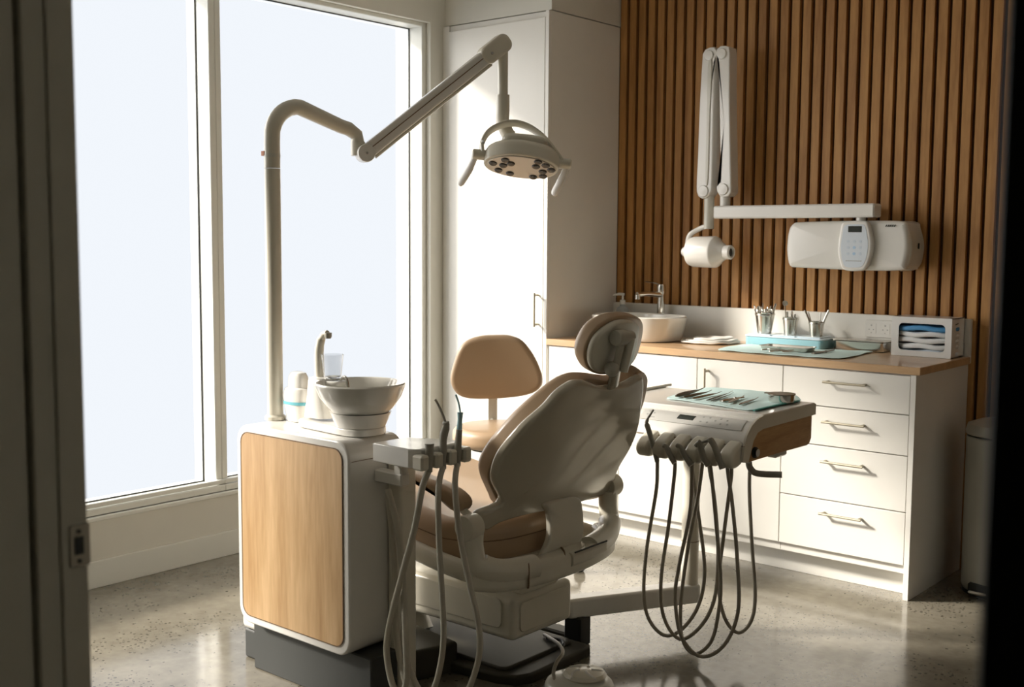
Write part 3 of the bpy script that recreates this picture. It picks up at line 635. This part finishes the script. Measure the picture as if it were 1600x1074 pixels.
# head: local frame
e1_ = RT.copy(); e1_.z = -.10; e1_.normalize(); nf = Vector((0, 0, -1))*cos(radians(26))+Vector((.647, -.763, 0))*sin(radians(26)); nf = (nf-e1_*nf.dot(e1_)).normalized(); e2_ = nf.cross(e1_)
HM = lambda u, v, h: hc+e1_*u+e2_*v-nf*h
face = [(-.128, -.01), (-.10, -.055), (-.03, -.078), (.05, -.076), (.11, -.045), (.128, .01), (.095, .055), (.03, .078), (-.05, .076), (-.11, .04)]
hd = obj('lamp_head', B().pillow(face, HM, -.022, .050, .035, 72, rb=.006, dome=.022), 'plastic', t)
obj('reflector', B().pillow([(u*.90, v*.88) for u, v in face], HM, -.026, -.020, .001, 72, rb=.001), 'reflector', hd)
obj('top_cover', B().pillow([(-.055, -.05), (.06, -.05), (.085, 0), (.06, .05), (-.055, .05), (-.075, 0)], HM, .045, .082, .020, 48), 'plastic', hd)
for u, v in ((-.095, .012), (-.075, -.03), (-.06, .005), (-.055, .042), (-.035, -.045), (-.035, .022), (.045, -.052), (.05, .02), (.055, .052), (.075, -.01), (.082, .034), (.078, -.04), (.103, .008)):
    obj('led_lens', B().lathe([(0, 0), (.0145, 0), (.0145, .001), (.012, .004), (0, .005)], HM(u, v, -.0262), nf, 14, sx=1, sy=1), 'lens', hd)
ya = [HM(-.135, 0, .012), HM(-.140, 0, .055), HM(-.118, 0, .105), HM(-.06, 0, .142), HM(.0, 0, .140), HM(.06, 0, .105), HM(.11, 0, .05), HM(.138, 0, .012)]
obj('yoke', B().tube(smooth(ya, 5), .013, 14, sq=(.65, 1.5), up=e2_.cross(e1_)), 'plastic', t)
for s_, L_, dz in ((-1, .10, -.10), (1, .06, -.07)):
    kb = obj('pivot_knob', B().lathe([(0, 0), (.017, 0), (.018, .004), (.018, .04), (.014, .044), (0, .044)], HM(s_*.125, 0, .008), e1_*s_, 20), 'plastic', t)
    h0 = HM(s_*.158, 0, .008)
    obj('grip', B().tube(smooth([h0, h0+Vector((s_*(-.0), 0, 0))+e1_*(-.018 if s_ > 0 else -.020)-Vector((0, 0, .04))+e2_*(-.02), h0+e1_*(-.045 if s_ > 0 else -.055)-Vector((0, 0, .085))+e2_*(-.05)], 5), [.011]*5+[.0125]*5+[.008], 12, sq=(1.2, .8)), 'plastic_white', t)

# ------------------------------------------------------------------ assistant holder on the water unit
t = thing('assistant_holder', 'white bracket with three hanging suction instruments on the water unit', 'instrument holder', (-2.25, 2.25, .70))
pts = [(-2.352, 2.165), (-2.205, 2.160), (-2.178, 2.185), (-2.178, 2.345), (-2.20, 2.36), (-2.35, 2.30)]
hb = obj('holder_block', B().pillow(pts[:], XY, .752, .806, .006, sm=False, n=6), 'plastic_white', t)
bx0 = -2.185
for a, c in ((2.158, 2.190), (2.216, 2.246), (2.272, 2.303), (2.330, 2.362)):
    obj('slot_tooth', B().box(bx0-.006, bx0+.036, a, c, .750, .793, .006), 'plastic', t)
obj('bracket', B().box(-2.4145, -2.30, 2.225, 2.262, .675, .712, .004), 'plastic_white', t)
obj('bracket_post', B().box(-2.335, -2.304, 2.228, 2.259, .684, .754, .004), 'plastic_white', t)
obj('side_duct', B().box(-2.4125, -2.355, 2.275, 2.345, .02, .735, .012), 'plastic', t)
def pcurve(L, y, per=7): return smooth([aty(a, c, y+(dy[0] if dy else 0)) for a, c, *dy in L], per)
hs = [(2.202, 'suction_handpiece', [(668, 705), (667, 690), (669, 684)], None),
      (2.258, 'suction_handpiece', None, None), (2.316, 'suction_handpiece', None, None)]
X_ = -2.166
# big suction
o = obj('suction_handpiece', B().tube([(X_, 2.202, .742), (X_, 2.202, .775), (X_, 2.202, .79), (X_+.002, 2.202, .808), (X_+.002, 2.202, .822)], [.010, .0115, .0125, .012, .0135], 14), 'handpiece_grey', t)
# saliva / syringe with curved tips
o = obj('syringe_handpiece', B().tube(smooth([(X_, 2.258, .742), (X_, 2.258, .79), (X_-.002, 2.262, .835), (X_+.004, 2.266, .862), (X_+.004, 2.264, .876)], 4), [.0095]*4+[.0105]*4+[.012]*4+[.010]*4+[.006], 14), 'handpiece_grey', t)
obj('metal_tip', B().tube(smooth([(X_+.004, 2.264, .874), (X_-.002, 2.256, .90), (X_-.010, 2.248, .925), (X_-.016, 2.243, .938)], 4), .0034, 8), 'handpiece_grey', o)
o = obj('saliva_handpiece', B().tube([(X_, 2.316, .742), (X_, 2.318, .79), (X_+.002, 2.322, .845)], [.010, .011, .009], 14), 'handpiece_grey', t)
obj('tip_sleeve', B().tube([(X_+.002, 2.322, .846), (X_+.003, 2.324, .875), (X_+.003, 2.325, .895)], [.0085, .007, .009], 12), 'tip_blue', o)
obj('saliva_tip', B().tube(smooth([(X_+.003, 2.325, .895), (X_+.0, 2.322, .92), (X_-.006, 2.316, .945)], 4), .0028, 8), 'tip_blue', o)
A1 = [(668, 738), (660, 762), (648, 824), (630, 892), (611, 965), (604, 1015), (612, 1066), (624, 1085), (635, 1065), (634, 1000), (629, 900), (622, 830), (606, 765)]
A2 = [(692, 735), (685, 765), (686, 848), (691, 935), (693, 994), (688, 1040), (676, 1080), (655, 1098), (636, 1075), (620, 1000), (616, 880), (606, 768)]
A3 = [(714, 728), (711, 762), (718, 833), (732, 906), (746, 968), (750, 1008), (744, 1045), (727, 1085), (700, 1100), (660, 1085), (634, 1020), (622, 900), (612, 768)]
for L_, y, m_, r_ in ((A1, 2.190, 'hose_grey', .0095), (A2, 2.20, 'hose_grey', .0085), (A3, 2.235, 'hose_grey', .0085)):
    P = []
    n_ = len(L_)
    for k, (a, c) in enumerate(L_):
        f_ = k/(n_-1); yy = y+(.05 if k else .01)*min(1, f_*3)*0+(.02 if L_ is A3 else 0)
        P.append(aty(a, c, yy if k < n_-3 else yy+.03))
    P[0] = Vector((X_, (2.202, 2.258, 2.316)[(A1, A2, A3).index(L_)], .748))
    sm_ = smooth(P, 8)
    for p in sm_: p.z = max(p.z, r_+.001)
    obj('hose', B().tube(sm_, r_, 12), m_, t)

# ------------------------------------------------------------------ dental chair
YC = 2.745
t = thing('dental_chair', 'reclined tan dental patient chair with pale grey back shell', 'dental chair', (-2.45, YC, 0))
chair = t
TH = radians(63); PV = Vector((-2.2, 0, .54)); SD = Vector((cos(TH), 0, sin(TH))); ND = Vector((-sin(TH), 0, cos(TH))); KC = .30
def koff(u): return (.10*(u-YC)**2+.9*max(0, abs(u-YC)-.13)**2) if u < YC else 0.
def bk(u, v, h):   # u = y, v = distance up the back, h = towards the patient
    return PV+Vector((0, u, 0))+SD*v+ND*(h+koff(u))
def un(L, h):
    o = []
    for a, c in L:
        d = ray(a, c); off = h
        for i in range(25):
            k = (ND.dot(PV-CAMP)+off)/ND.dot(d); q = CAMP+d*k; off = .6*off+.4*(h+min(koff(q.y), .12))
        o.append((q.y, (q-PV).dot(SD)))
    return o
shell_px = [(776, 786), (764, 791), (748, 797), (737, 806), (742, 818), (752, 825), (762, 822), (775, 814), (800, 806), (835, 798), (864, 793), (911, 779), (930, 773), (944, 771), (952, 772), (957, 762), (956, 750), (962, 728), (981, 695), (993, 663), (998, 630), (1001, 600), (999, 586), (988, 590), (975, 597), (955, 601), (935, 602), (908, 594), (890, 597), (868, 612), (848, 634), (814, 664), (782, 702), (769, 730), (767, 750), (773, 765), (779, 777)]
obj('back_shell', B().pillow(un(shell_px, 0), bk, -.018, .012, .012, 150, rb=.012, ctr=(YC+.05, .22)), 'shell', t)
cush_px = [(786, 782), (779, 781), (770, 784), (768, 779), (762, 766), (753, 745), (752, 728), (760, 708), (780, 681), (814, 644), (850, 613), (874, 595), (894, 586), (915, 585), (938, 588), (955, 589), (968, 585), (978, 578), (990, 573), (999, 579), (1001, 592), (1000, 625), (994, 660), (975, 705), (955, 745), (940, 765), (900, 775), (840, 785)]
bc = obj('back_cushion', B().pillow([(min(p[0], 3.10), p[1]) for p in un(cush_px, .045)], bk, .012, .078, .03, 120, rb=.006, dome=.01, ctr=(YC+.05, .22)), 'vinyl', t)
# headrest
HP = Vector((-1.965, YC+.02, 1.07)); HT = radians(72); HS = Vector((cos(HT), 0, sin(HT))); HN = Vector((-sin(HT), 0, cos(HT)))
def hk(u, v, h): return HP+Vector((0, u, 0))+HS*v+HN*(h+.7*u*u)
def unh(L, h):
    o = []
    for a, c in L:
        d = ray(a, c); off = h
        for i in range(25):
            k = (HN.dot(HP-CAMP)+off)/HN.dot(d); q = CAMP+d*k; off = .5*off+.5*(h+min(.7*(q.y-HP.y)**2, .08))
        o.append((q.y-HP.y, (q-HP).dot(HS)))
    return o
hc_px = [(905, 556), (908, 534), (924, 508), (946, 494), (971, 489.5), (990, 493), (997, 503), (996, 520), (990, 545), (980, 565), (960, 577), (940, 582), (925, 581), (913, 574)]
hs_px = [(919, 562), (922, 540), (935, 519), (961, 502), (981, 500), (994, 506), (995, 520), (990, 545), (981, 571), (962, 580), (942, 581), (926, 578)]
obj('headrest_cushion', B().pillow(unh(hc_px, .03), hk, .008, .065, .028, 80, rb=.008, dome=.008), 'vinyl', t)
obj('headrest_shell', B().pillow(unh(hs_px, 0), hk, -.012, .012, .010, 80), 'plastic', t)
def hp(px, py, h): 
    (a, c), = unh([(px, py)], h); return hk(a, c, h)
ba = hp(968, 528, -.035); bb_ = hp(956, 577, -.04)
obj('headrest_knob', B().lathe([(0, -.022), (.022, -.022), (.024, -.015), (.024, .02), (0, .022)], ba, (-.0, 1, 0), 24), 'plastic_grey', t)
obj('headrest_bar', B().tube([ba, ba+Vector((0, .06, 0))], .018, 16), 'plastic_grey', t)
obj('headrest_link', B().tube([ba+Vector((.004, .012, 0)), bb_+Vector((.004, .012, 0))], .012, 12, sq=(1.4, .7), up=(0, 1, 0)), 'plastic_grey', t)
obj('headrest_link', B().tube([ba+Vector((.006, .052, 0)), bb_+Vector((.008, .046, -.01))], .015, 12, sq=(1.1, 1.0), up=(0, 1, 0)), 'plastic', t)
obj('headrest_knob', B().ball(bb_, .0235), 'plastic_grey', t)
pb = bk(*un([(957, 604)], -.02)[0], -.02)
obj('headrest_post', B().tube([bb_+Vector((0, .02, .0)), pb], .019, 12, sq=(1.25, .6), up=(0, 1, 0)), 'steel', t)
# seat and leg rest
so_ = [(-2.195, YC), (-2.203, YC-.12), (-2.235, YC-.23), (-2.31, YC-.295), (-2.42, YC-.305), (-2.65, YC-.30), (-2.95, YC-.29), (-3.10, YC-.26), (-3.26, YC-.22), (-3.33, YC-.12), (-3.35, YC)]
so_ += [(x, 2*YC-y) for x, y in so_[-2:0:-1]]
def seatm(u, v, h):
    d = max(0, -2.35-u)
    return Vector((u, v, h+.14*min(d, .5)-.10*max(0, -2.85-u)**1.3+.35*max(0, abs(v-YC)-.15)**2))
obj('seat_cushion', B().pillow(so_, seatm, .400, .530, .045, 120, rb=.02, dome=.004, ctr=(-2.8, YC)), 'vinyl', t)
so2 = resample([(x*1.0, YC+(y-YC)*1.004) for x, y in so_], 120)
obj('seat_seam', B().tube([seatm(p.x+(.002 if p.x > -2.3 else 0), p.y, .468) for p in so2]+[seatm(so2[0].x, so2[0].y, .468)], .0016, 6), 'seam', t)
obj('seat_pan', B().pillow([(x*.97-.075 if x > -2.3 else x*.96-.06, YC+(y-YC)*.86) for x, y in so_], lambda u, v, h: Vector((u, v, h+.14*min(max(0, -2.35-u), .5)-.10*max(0, -2.85-u)**1.3)), .375, .43, .02, 96, rb=.03, ctr=(-2.8, YC)), 'plastic', t)
# rear beam with the two hinge arms
bmP = [(-2.19, YC-.335, .53), (-2.19, YC-.335, .48), (-2.175, YC-.325, .43), (-2.14, YC-.26, .402), (-2.118, YC-.14, .395), (-2.112, YC, .39), (-2.118, YC+.14, .395), (-2.145, YC+.27, .405), (-2.175, YC+.335, .44), (-2.19, YC+.345, .48), (-2.19, YC+.345, .54)]
obj('hinge_arm', B().tube(smooth(bmP[:5], 6), [.032]*12+[.038]*13, 18, sq=(1, 1.0)), 'plastic', t)
obj('hinge_arm', B().tube(smooth(bmP[-5:], 6), [.038]*13+[.032]*12, 18), 'plastic', t)
def beam(P, hh, dd):   # flattened box beam following P
    R = []; P = [Vector(p) for p in P]
    for i, p in enumerate(P):
        T = (P[min(i+1, len(P)-1)]-P[max(i-1, 0)]).normalized(); n = T.cross(Vector((0, 0, 1))).normalized()
        R.append([p+n*u+Vector((0, 0, v)) for u, v in rrect(-dd, dd, -hh, hh, min(hh, dd)*.6, 4)])
    return B().rings(R)
obj('rear_beam', beam(smooth([(-2.20, YC-.33, .392), (-2.15, YC-.27, .384), (-2.125, YC-.14, .378), (-2.118, YC, .377), (-2.125, YC+.14, .378), (-2.15, YC+.27, .384), (-2.20, YC+.32, .392)], 5), .040, .035), 'plastic', t)
obj('beam_cover', beam(smooth([(-2.108, YC+.0, .392), (-2.110, YC+.08, .392), (-2.118, YC+.19, .394)], 4), .022, .034), 'plastic', t)
obj('beam_slot', B().tube([(-2.071, YC+.005, .417), (-2.076, YC+.18, .418)], .003, 6), 'rubber', t)
for x, y, z in ((-2.115, YC-.175, .382), (-2.115, YC+.0, .382), (-2.125, YC+.20, .384)):
    obj('beam_joint', beam([(x-.002, y-.0012, z), (x, y+.0012, z)], .0415, .0365), 'seam', t)
obj('hinge_cap', B().lathe([(0, 0), (.036, 0), (.038, .004), (.038, .05), (0, .05)], (-2.19, YC-.375, .545), (0, 1, 0), 28), 'plastic', t)
obj('hinge_cap', B().lathe([(0, 0), (.036, 0), (.038, .004), (.038, .05), (0, .05)], (-2.19, YC+.33, .555), (0, 1, 0), 28), 'plastic', t)
strap = [(862, 790), (867, 800), (868, 815), (865, 835), (858, 855), (851, 870), (856, 877), (880, 869), (903, 861), (912, 845), (917, 820), (919, 800), (916, 780), (890, 782)]
sq_ = [tuple(atx(a, c, -2.13).yz) for a, c in strap]
obj('back_bracket', B().pillow(sq_, lambda u, v, h: Vector((-2.148-.20*max(0, v-.45)+h, u, v)), -.012, .012, .008, 64), 'plastic', t)
# side rails
for s_ in (-1, 1):
    obj('side_rail', B().tube(smooth([(-2.17, YC+s_*.30, .385), (-2.35, YC+s_*.305, .402), (-2.60, YC+s_*.30, .44), (-2.85, YC+s_*.28, .475)], 5), .026, 14, sq=(1.25, .8)), 'plastic', t)
# armrests
def armrest(y, s_):
    P = [(-2.225, .600), (-2.215, .625), (-2.24, .648), (-2.30, .668), (-2.40, .683), (-2.52, .690), (-2.62, .690), (-2.62, .672), (-2.50, .665), (-2.40, .650), (-2.32, .622), (-2.26, .595)]
    o = obj('armrest', B().pillow([(a+.0, c-.012) for a, c in P], XZ(y+.03), 0, .06, .016, 64), 'vinyl', t)
    obj('armrest_bracket', B().tube([(-2.24, y, .59), (-2.20, y+.0, .565)], .012, 10), 'plastic', t)
armrest(2.415, -1); armrest(2*YC-2.415+.03, 1)
# lift, base box, base plate
obj('lift_bracket', B().box(-2.44, -2.20, YC-.10, YC+.09, .275, .37, .012), 'plastic', t)
obj('lift_cylinder', B().tube([(-2.50, YC-.05, .29), (-2.26, YC-.05, .325)], .022, 12), 'steel', t)
obj('base_box', B().box(-2.86, -2.19, 2.595, 2.900, .140, .280, .022, 4), 'plastic', t)
obj('box_side_cover', B().pillow(rrect(-2.84, -2.235, .176, .272, .022), XZ(2.596), 0, .006, .003, sm=False), 'plastic', t)
obj('box_recess', B().box(-2.32, -2.205, 2.70, 2.84, .279, .300, .004), 'rubber', t)
obj('end_cover', B().pillow(rrect(2.625, 2.875, .165, .262, .02), YZ(-2.1895), 0, .005, .003, sm=False), 'plastic', t)
obj('support_arm', B().tube([(-2.66, 2.66, .05), (-2.74, 2.66, .17)], .04, 12, sq=(1.5, .8), up=(0, 1, 0)), 'plastic', t)
bp = [(-2.17, 2.97), (-2.20, 2.99), (-2.5, 2.99), (-3.0, 2.99), (-3.0, 2.56), (-2.7, 2.555), (-2.45, 2.555), (-2.25, 2.585), (-2.19, 2.61), (-2.165, 2.66)]
obj('base_plate', B().pillow(bp, XY, 0, .032, .010, sm=False, rb=.002, ctr=(-2.55, 2.8)), 'base_metal', t)
obj('plate_cover', B().pillow(rrect(-2.95, -2.235, 2.61, 2.965, .03), XY, .032, .044, .006, sm=False, rb=.001), 'base_metal', t)
obj('floor_link', B().pillow([(-2.74, 2.36), (-2.50, 2.375), (-2.46, 2.42), (-2.42, 2.56), (-2.46, 2.60), (-2.74, 2.60)], XY, 0, .095, .014, 48, rb=.002), 'base_metal', t)
obj('power_cable', B().tube(smooth([(-2.30, 2.90, .05), (-2.25, 2.91, .052), (-2.22, 2.89, .052), (-2.205, 2.86, .055)], 5), .006, 8), 'rubber', t)

# ------------------------------------------------------------------ delivery unit
t = thing('delivery_unit', 'white dental delivery unit with oak sides and hanging handpieces', 'delivery unit', (-2.1, 3.4, 0))
obj('foot', B().box(-2.305, -2.235, 3.00, 3.065, 0, .105, .006), 'rubber', t)
obj('foot_plate', B().box(-2.62, -2.30, 3.012, 3.075, 0, .035, .006), 'base_metal', t)
aS, aE = Vector((-2.28, 3.02, .135)), Vector((-2.065, 3.42, .135)); ad2 = (aE-aS).normalized(); an = Vector((ad2.y, -ad2.x, 0))
obj('base_arm', B().pillow(rrect(-.035, (aE-aS).length+.035, -.034, .034, .022), lambda u, v, h: aS+ad2*u+an*v+Vector((0, 0, h)), -.035, .033, .010, sm=False), 'plastic_white', t)
obj('column', B().lathe([(0, 0), (.031, 0), (.031, .155), (.0305, .156), (.0305, .158), (.031, .159), (.031, .53), (0, .53)], (aE.x, aE.y, .166), n=32), 'plastic', t)
obj('column_seam', B().lathe([(.0308, 0), (.0315, 0), (.0315, .002), (.0308, .002)], (aE.x, aE.y, .322), n=32), 'seam', t)
BX0, BX1 = -2.205, -1.735
prof = [(3.66, .800), (3.66, .690), (3.64, .676), (3.40, .678), (3.205, .680), (3.172, .688)]+[tuple(p) for p in smooth([Vector(q) for q in ((3.172, .69), (3.180, .735), (3.195, .765), (3.222, .790), (3.255, .804), (3.30, .806))], 5)][1:]
R = [[Vector((x, a, c)) for a, c in prof] for x in (BX0, BX1)]
body = obj('body', B().rings(R), 'plastic_white', t, ang=50)
tp = [(BX0-.15, 3.42), (BX0-.15, 3.68), (BX1+.006, 3.68), (BX1+.006, 3.30), (BX0+.0, 3.28), (BX0-.06, 3.30)]
obj('top_tray', B().pillow(tp, XY, .800, .822, .006, sm=False, ctr=(-2.0, 3.45)), 'plastic_white', t)
# curved cheek band along the right side, and oak side panels
po = [(3.682, .818), (3.682, .780), (3.30, .776), (3.262, .768), (3.236, .745), (3.215, .700), (3.205, .678), (3.168, .684), (3.178, .738), (3.193, .768), (3.222, .795), (3.258, .812), (3.30, .819)]
obj('side_band', B().rings([[Vector((x, a, c)) for a, c in po] for x in (BX1, BX1+.008)]), 'plastic', t, ang=50)
pw = [(3.655, .779), (3.655, .700), (3.640, .682), (3.205, .679), (3.216, .702), (3.238, .746), (3.263, .767), (3.30, .775)]
obj('oak_side', B().rings([[Vector((x, a, c)) for a, c in pw] for x in (BX1, BX1+.006)]), 'walnut', t, ang=50)
obj('oak_side', B().rings([[Vector((x, a, c)) for a, c in pw] for x in (BX0-.006, BX0)]), 'walnut', t, ang=50)
kb = obj('air_knob', B().lathe([(0, 0), (.018, 0), (.018, .006), (.013, .007), (.013, .012), (.004, .013), (0, .012)], (BX1+.006, 3.245, .706), (1, 0, 0), 28), 'rubber', t)
obj('knob_ring', B().lathe([(.011, 0), (.0125, 0), (.0125, .0015), (.011, .0015)], (BX1+.0185, 3.245, .706), (1, 0, 0), 24), 'panel_grey', kb)
# fascia panel (on the sloped front)
FPATH = smooth([Vector((y, z)) for y, z in ((3.275, .8055), (3.255, .8045), (3.222, .7905), (3.195, .7655), (3.180, .7355))], 6)
def fas(u, v, h):
    k = 0; v0 = v
    while k < len(FPATH)-2 and v0 > (FPATH[k+1]-FPATH[k]).length: v0 -= (FPATH[k+1]-FPATH[k]).length; k += 1
    d = (FPATH[k+1]-FPATH[k]).normalized(); n = Vector((d.y, -d.x))
    p = FPATH[k]+d*v0+n*(h+.0008); return Vector((u, p.x, p.y))
n_ = 10
def strip(u0, u1, v0, v1, h0, h1, sk=0.):
    b = B(); R = []
    for i in range(n_+1):
        v = v0+(v1-v0)*i/n_; du = sk*i/n_
        R.append([fas(u0+du, v, h0), fas(u0+du, v, h1), fas(u1-du, v, h1), fas(u1-du, v, h0)])
    return b.rings(R)
fp = obj('fascia_panel', strip(BX0+.06, BX1-.025, .022, .078, .0, .0012, -.004), 'panel_grey', t)
obj('display', strip(BX0+.20, BX0+.262, .036, .060, .0012, .0020), 'screen', fp)
for i, (u, v) in enumerate(((.31, .020), (.335, .020), (.31, .045), (.335, .045), (.36, .033), (.375, .020), (.385, .045), (.40, .025), (.41, .045), (.10, .022), (.10, .040), (.122, .03))):
    obj('button', strip(BX0+u-.022, BX0+u-.016, v+.012, v+.018, .0012, .0018), 'print_grey', fp)
obj('lettering', strip(BX0+.085, BX0+.115, .064, .067, .0012, .0017), 'print_grey', fp)
obj('front_seam', B().box(BX0+.002, BX1+.0085, 3.1745, 3.177, .7335, .7350), 'seam', t)
# holders and handpieces
hx = [-2.095+.067*k for k in range(6)]
for k, x in enumerate(hx):
    x = -2.075+.0625*k
    P = [(x-.024, .735), (x-.025, .69), (x-.016, .668), (x+.016, .668), (x+.025, .69), (x+.024, .735)]
    obj('handpiece_holder', B().pillow([(3.195, .745), (3.15, .735), (3.118, .712), (3.112, .688), (3.128, .668), (3.165, .668), (3.20, .690)], YZ(x-.0255), 0, .051, .012, 48), 'plastic', t)
def hand(x, y0, pts, rad, m='handpiece_grey', name='handpiece'):
    return obj(name, B().tube(smooth(pts, 4), rad, 12), m, t)
hpx = [-2.075+.0625*(k+.5) for k in range(5)]
hy = 3.125
def hpx_(L, y=3.122): return [aty(a, c, y) for a, c in L]
o = hand(0, 0, hpx_([(1027, 722), (1022, 702), (1019, 692), (1015, 677), (1010, 662)]), [.008]*4+[.009]*4+[.0085]*4+[.009]*4+[.007])
obj('metal_tip', B().tube(smooth(hpx_([(1010, 662), (1012, 655), (1017, 647), (1021, 640.5)]), 4), [.006]*4+[.004]*4+[.0035]*4+[.003], 8), 'handpiece_grey', o)
hand(0, 0, hpx_([(1054, 724), (1047, 712), (1042, 700), (1036, 696)], 3.108), [.009]*4+[.0095]*4+[.008]*4+[.006])
hand(0, 0, hpx_([(1080, 728), (1071, 714), (1064, 700), (1057, 696)], 3.108), [.009]*4+[.0095]*4+[.008]*4+[.006])
hand(0, 0, hpx_([(1107, 728), (1098, 712), (1094, 695), (1092, 692), (1087, 697)], 3.108), [.010]*4+[.0105]*4+[.010]*4+[.007]*5)
o = hand(0, 0, hpx_([(1129, 733), (1123, 716), (1116, 697), (1109, 686)], 3.108), [.010]*4+[.0105]*4+[.010]*4+[.008])
obj('handpiece_neck', B().tube(hpx_([(1109, 687), (1099, 691), (1096, 692)], 3.108), [.006, .005, .004], 10), 'handpiece_grey', o)
HL = [
 ([(1027, 716), (1027, 735), (1025, 769), (1010, 862), (1006, 931), (1015, 970), (1038, 993), (1065, 984), (1091, 947), (1101, 891), (1091, 802), (1081, 733), (1079, 716)], 3.13, .10),
 ([(1054, 720), (1054, 740), (1045, 819), (1033, 905), (1037, 964), (1062, 999), (1094, 980), (1116, 937), (1122, 868), (1117, 786), (1109, 736), (1107, 720)], 3.13, .10),
 ([(1081, 722), (1081, 745), (1078, 802), (1061, 885), (1055, 934), (1064, 993), (1094, 1026), (1130, 1010), (1153, 957), (1152, 875), (1144, 786), (1138, 745), (1136, 724)], 3.12, .03),
 ([(1109, 724), (1112, 745), (1119, 819), (1126, 905), (1123, 955), (1111, 1003), (1085, 1022), (1066, 998), (1064, 940), (1076, 850), (1090, 780), (1098, 722)], 3.13, .05),
 ([(1143, 728), (1142, 750), (1131, 835), (1123, 912), (1132, 965), (1153, 989), (1173, 972), (1180, 931), (1175, 852), (1171, 769), (1172, 722)], 3.14, .26)]
for k, (L_, y, dy) in enumerate(HL):
    n_ = len(L_); P = [aty(a, c, y+dy*(i/(n_-1))) for i, (a, c) in enumerate(L_)]
    P = smooth(P, 8)
    for p in P: p.z = max(p.z, .012)
    obj('hose', B().tube(P, .0062, 10), 'hose_dark', t)
obj('grip_handle', B().tube(smooth([(BX1-.01, 3.24, .672), (BX1-.008, 3.245, .655), (BX1+.006, 3.25, .640), (BX1+.03, 3.262, .636), (BX1+.085, 3.285, .638)], 5), .0105, 12), 'handpiece_grey', t)
obj('under_block', B().box(BX1-.055, BX1-.015, 3.44, 3.52, .655, .678, .006), 'plastic_grey', t)
obj('tray_rail', B().box(BX0-.145, BX0-.137, 3.44, 3.72, .822, .832, .002), 'plastic_side', t)
# things on the delivery unit
pm2 = paper_mat('tray_mat', px_z([(1042, 623), (1060, 617), (1103, 607), (1160, 610), (1205, 614), (1240, 618), (1250, 624), (1248, 628), (1215, 634), (1178, 642), (1150, 639), (1110, 633), (1070, 627)], .8235), .8235, 'smooth pale green paper mat on top of the delivery unit', amp=.0007)
obj('folded_edge', B().tube([atz(1178, 641.5, .827), atz(1213, 633.5, .827), atz(1248, 626.5, .827)], .0035, 8, sq=(.8, 1.6)), 'mat_edge', pm2)
zi = .832
IN = [((1056, 619), (1100, 608), 'broad dark instrument at the left edge of the delivery mat', 0, .0075, 'dark_steel'),
      ((1068, 621), (1112, 611.5), 'second long dark instrument from the left on the delivery mat', 0, .0055, 'dark_steel'),
      ((1082, 623), (1128, 613.5), 'third long instrument from the left on the delivery mat', 0, .0045, 'steel'),
      ((1104, 626), (1145, 612.5), 'slim straight probe in the middle of the delivery mat', 0, .0030, 'dark_steel'),
      ((1111, 627), (1146, 615), 'slim probe just right of its twin on the delivery mat', 0, .0028, 'dark_steel'),
      ((1127, 627), (1162, 621), 'steel tweezers crossing the delivery mat', 1, .0045, 'steel'),
      ((1138, 629.5), (1163, 619.5), 'short steel instrument beside the tweezers on the delivery mat', 0, .0045, 'steel'),
      ((1155, 632), (1185, 622.5), 'rightmost slim instrument with hooked tip on the delivery mat', 0, .0040, 'dark_steel')]
for p0, p1, lb_, kd, r_, m_ in IN:
    forceps('dental_instrument', atz(*p0, .8275+r_), atz(*p1, .8275+r_), lb_, m=m_, kind=kd, r=r_, group='instruments laid on the delivery mat')
c_ = atz(1221, 628, .828)
t2 = thing('metal_dish', 'small round steel dish with lid on the delivery mat', 'dish', (c_.x, c_.y, .8275))
obj('dish_body', B().lathe([(0, 0), (.040, 0), (.044, .004), (.046, .026), (0, .026)], (c_.x, c_.y, .8275), n=32), 'chrome', t2)
obj('lid', B().lathe([(0, 0), (.048, 0), (.048, .003), (.01, .004), (0, .004)], (c_.x, c_.y, .854), n=32).box(c_.x-.062, c_.x-.04, c_.y-.012, c_.y+.006, .853, .856, .001), 'dark_steel', t2)

# ------------------------------------------------------------------ foot pedal
c_ = atz(905, 1076, .03)
t = thing('foot_control', 'pale dental foot control on the floor before the base plate', 'foot control', (c_.x, c_.y, 0))
obj('pedal_base', B().pillow([(c_.x+.115*cos(a), c_.y+.115*sin(a)) for a in [2*pi*j/16 for j in range(16)]], XY, 0, .035, .02, 64, rb=.003), 'rubber', t)
obj('pedal_body', B().pillow([(c_.x+.105*cos(a), c_.y+.105*sin(a)) for a in [2*pi*j/16 for j in range(16)]], XY, .030, .062, .025, 64, rb=.004, dome=.008), 'plastic_side', t)
pv = obj('pedal_disc', B().lathe([(0, 0), (.062, 0), (.066, .006), (.058, .016), (.03, .022), (0, .023)], (c_.x+.01, c_.y+.015, .066), n=36), 'plastic', t)
for j in range(5):
    a = 2*pi*j/5+.4
    obj('rib', B().tube(smooth([(c_.x+.01+.02*cos(a), c_.y+.015+.02*sin(a), .0875), (c_.x+.01+.045*cos(a+.25), c_.y+.015+.045*sin(a+.25), .084), (c_.x+.01+.06*cos(a+.5), c_.y+.015+.06*sin(a+.5), .075)], 4), .005, 8), 'plastic_white', pv)
cb = smooth([atz(868, 1074, .05), atz(865, 1052, .07), atz(870, 1035, .10), atz(879, 1022, .11), atz(877, 1012, .09), atz(868, 1003, .06), atz(850, 992, .052)], 6)
obj('cable', B().tube(cb, .006, 8), 'hose_dark', t)
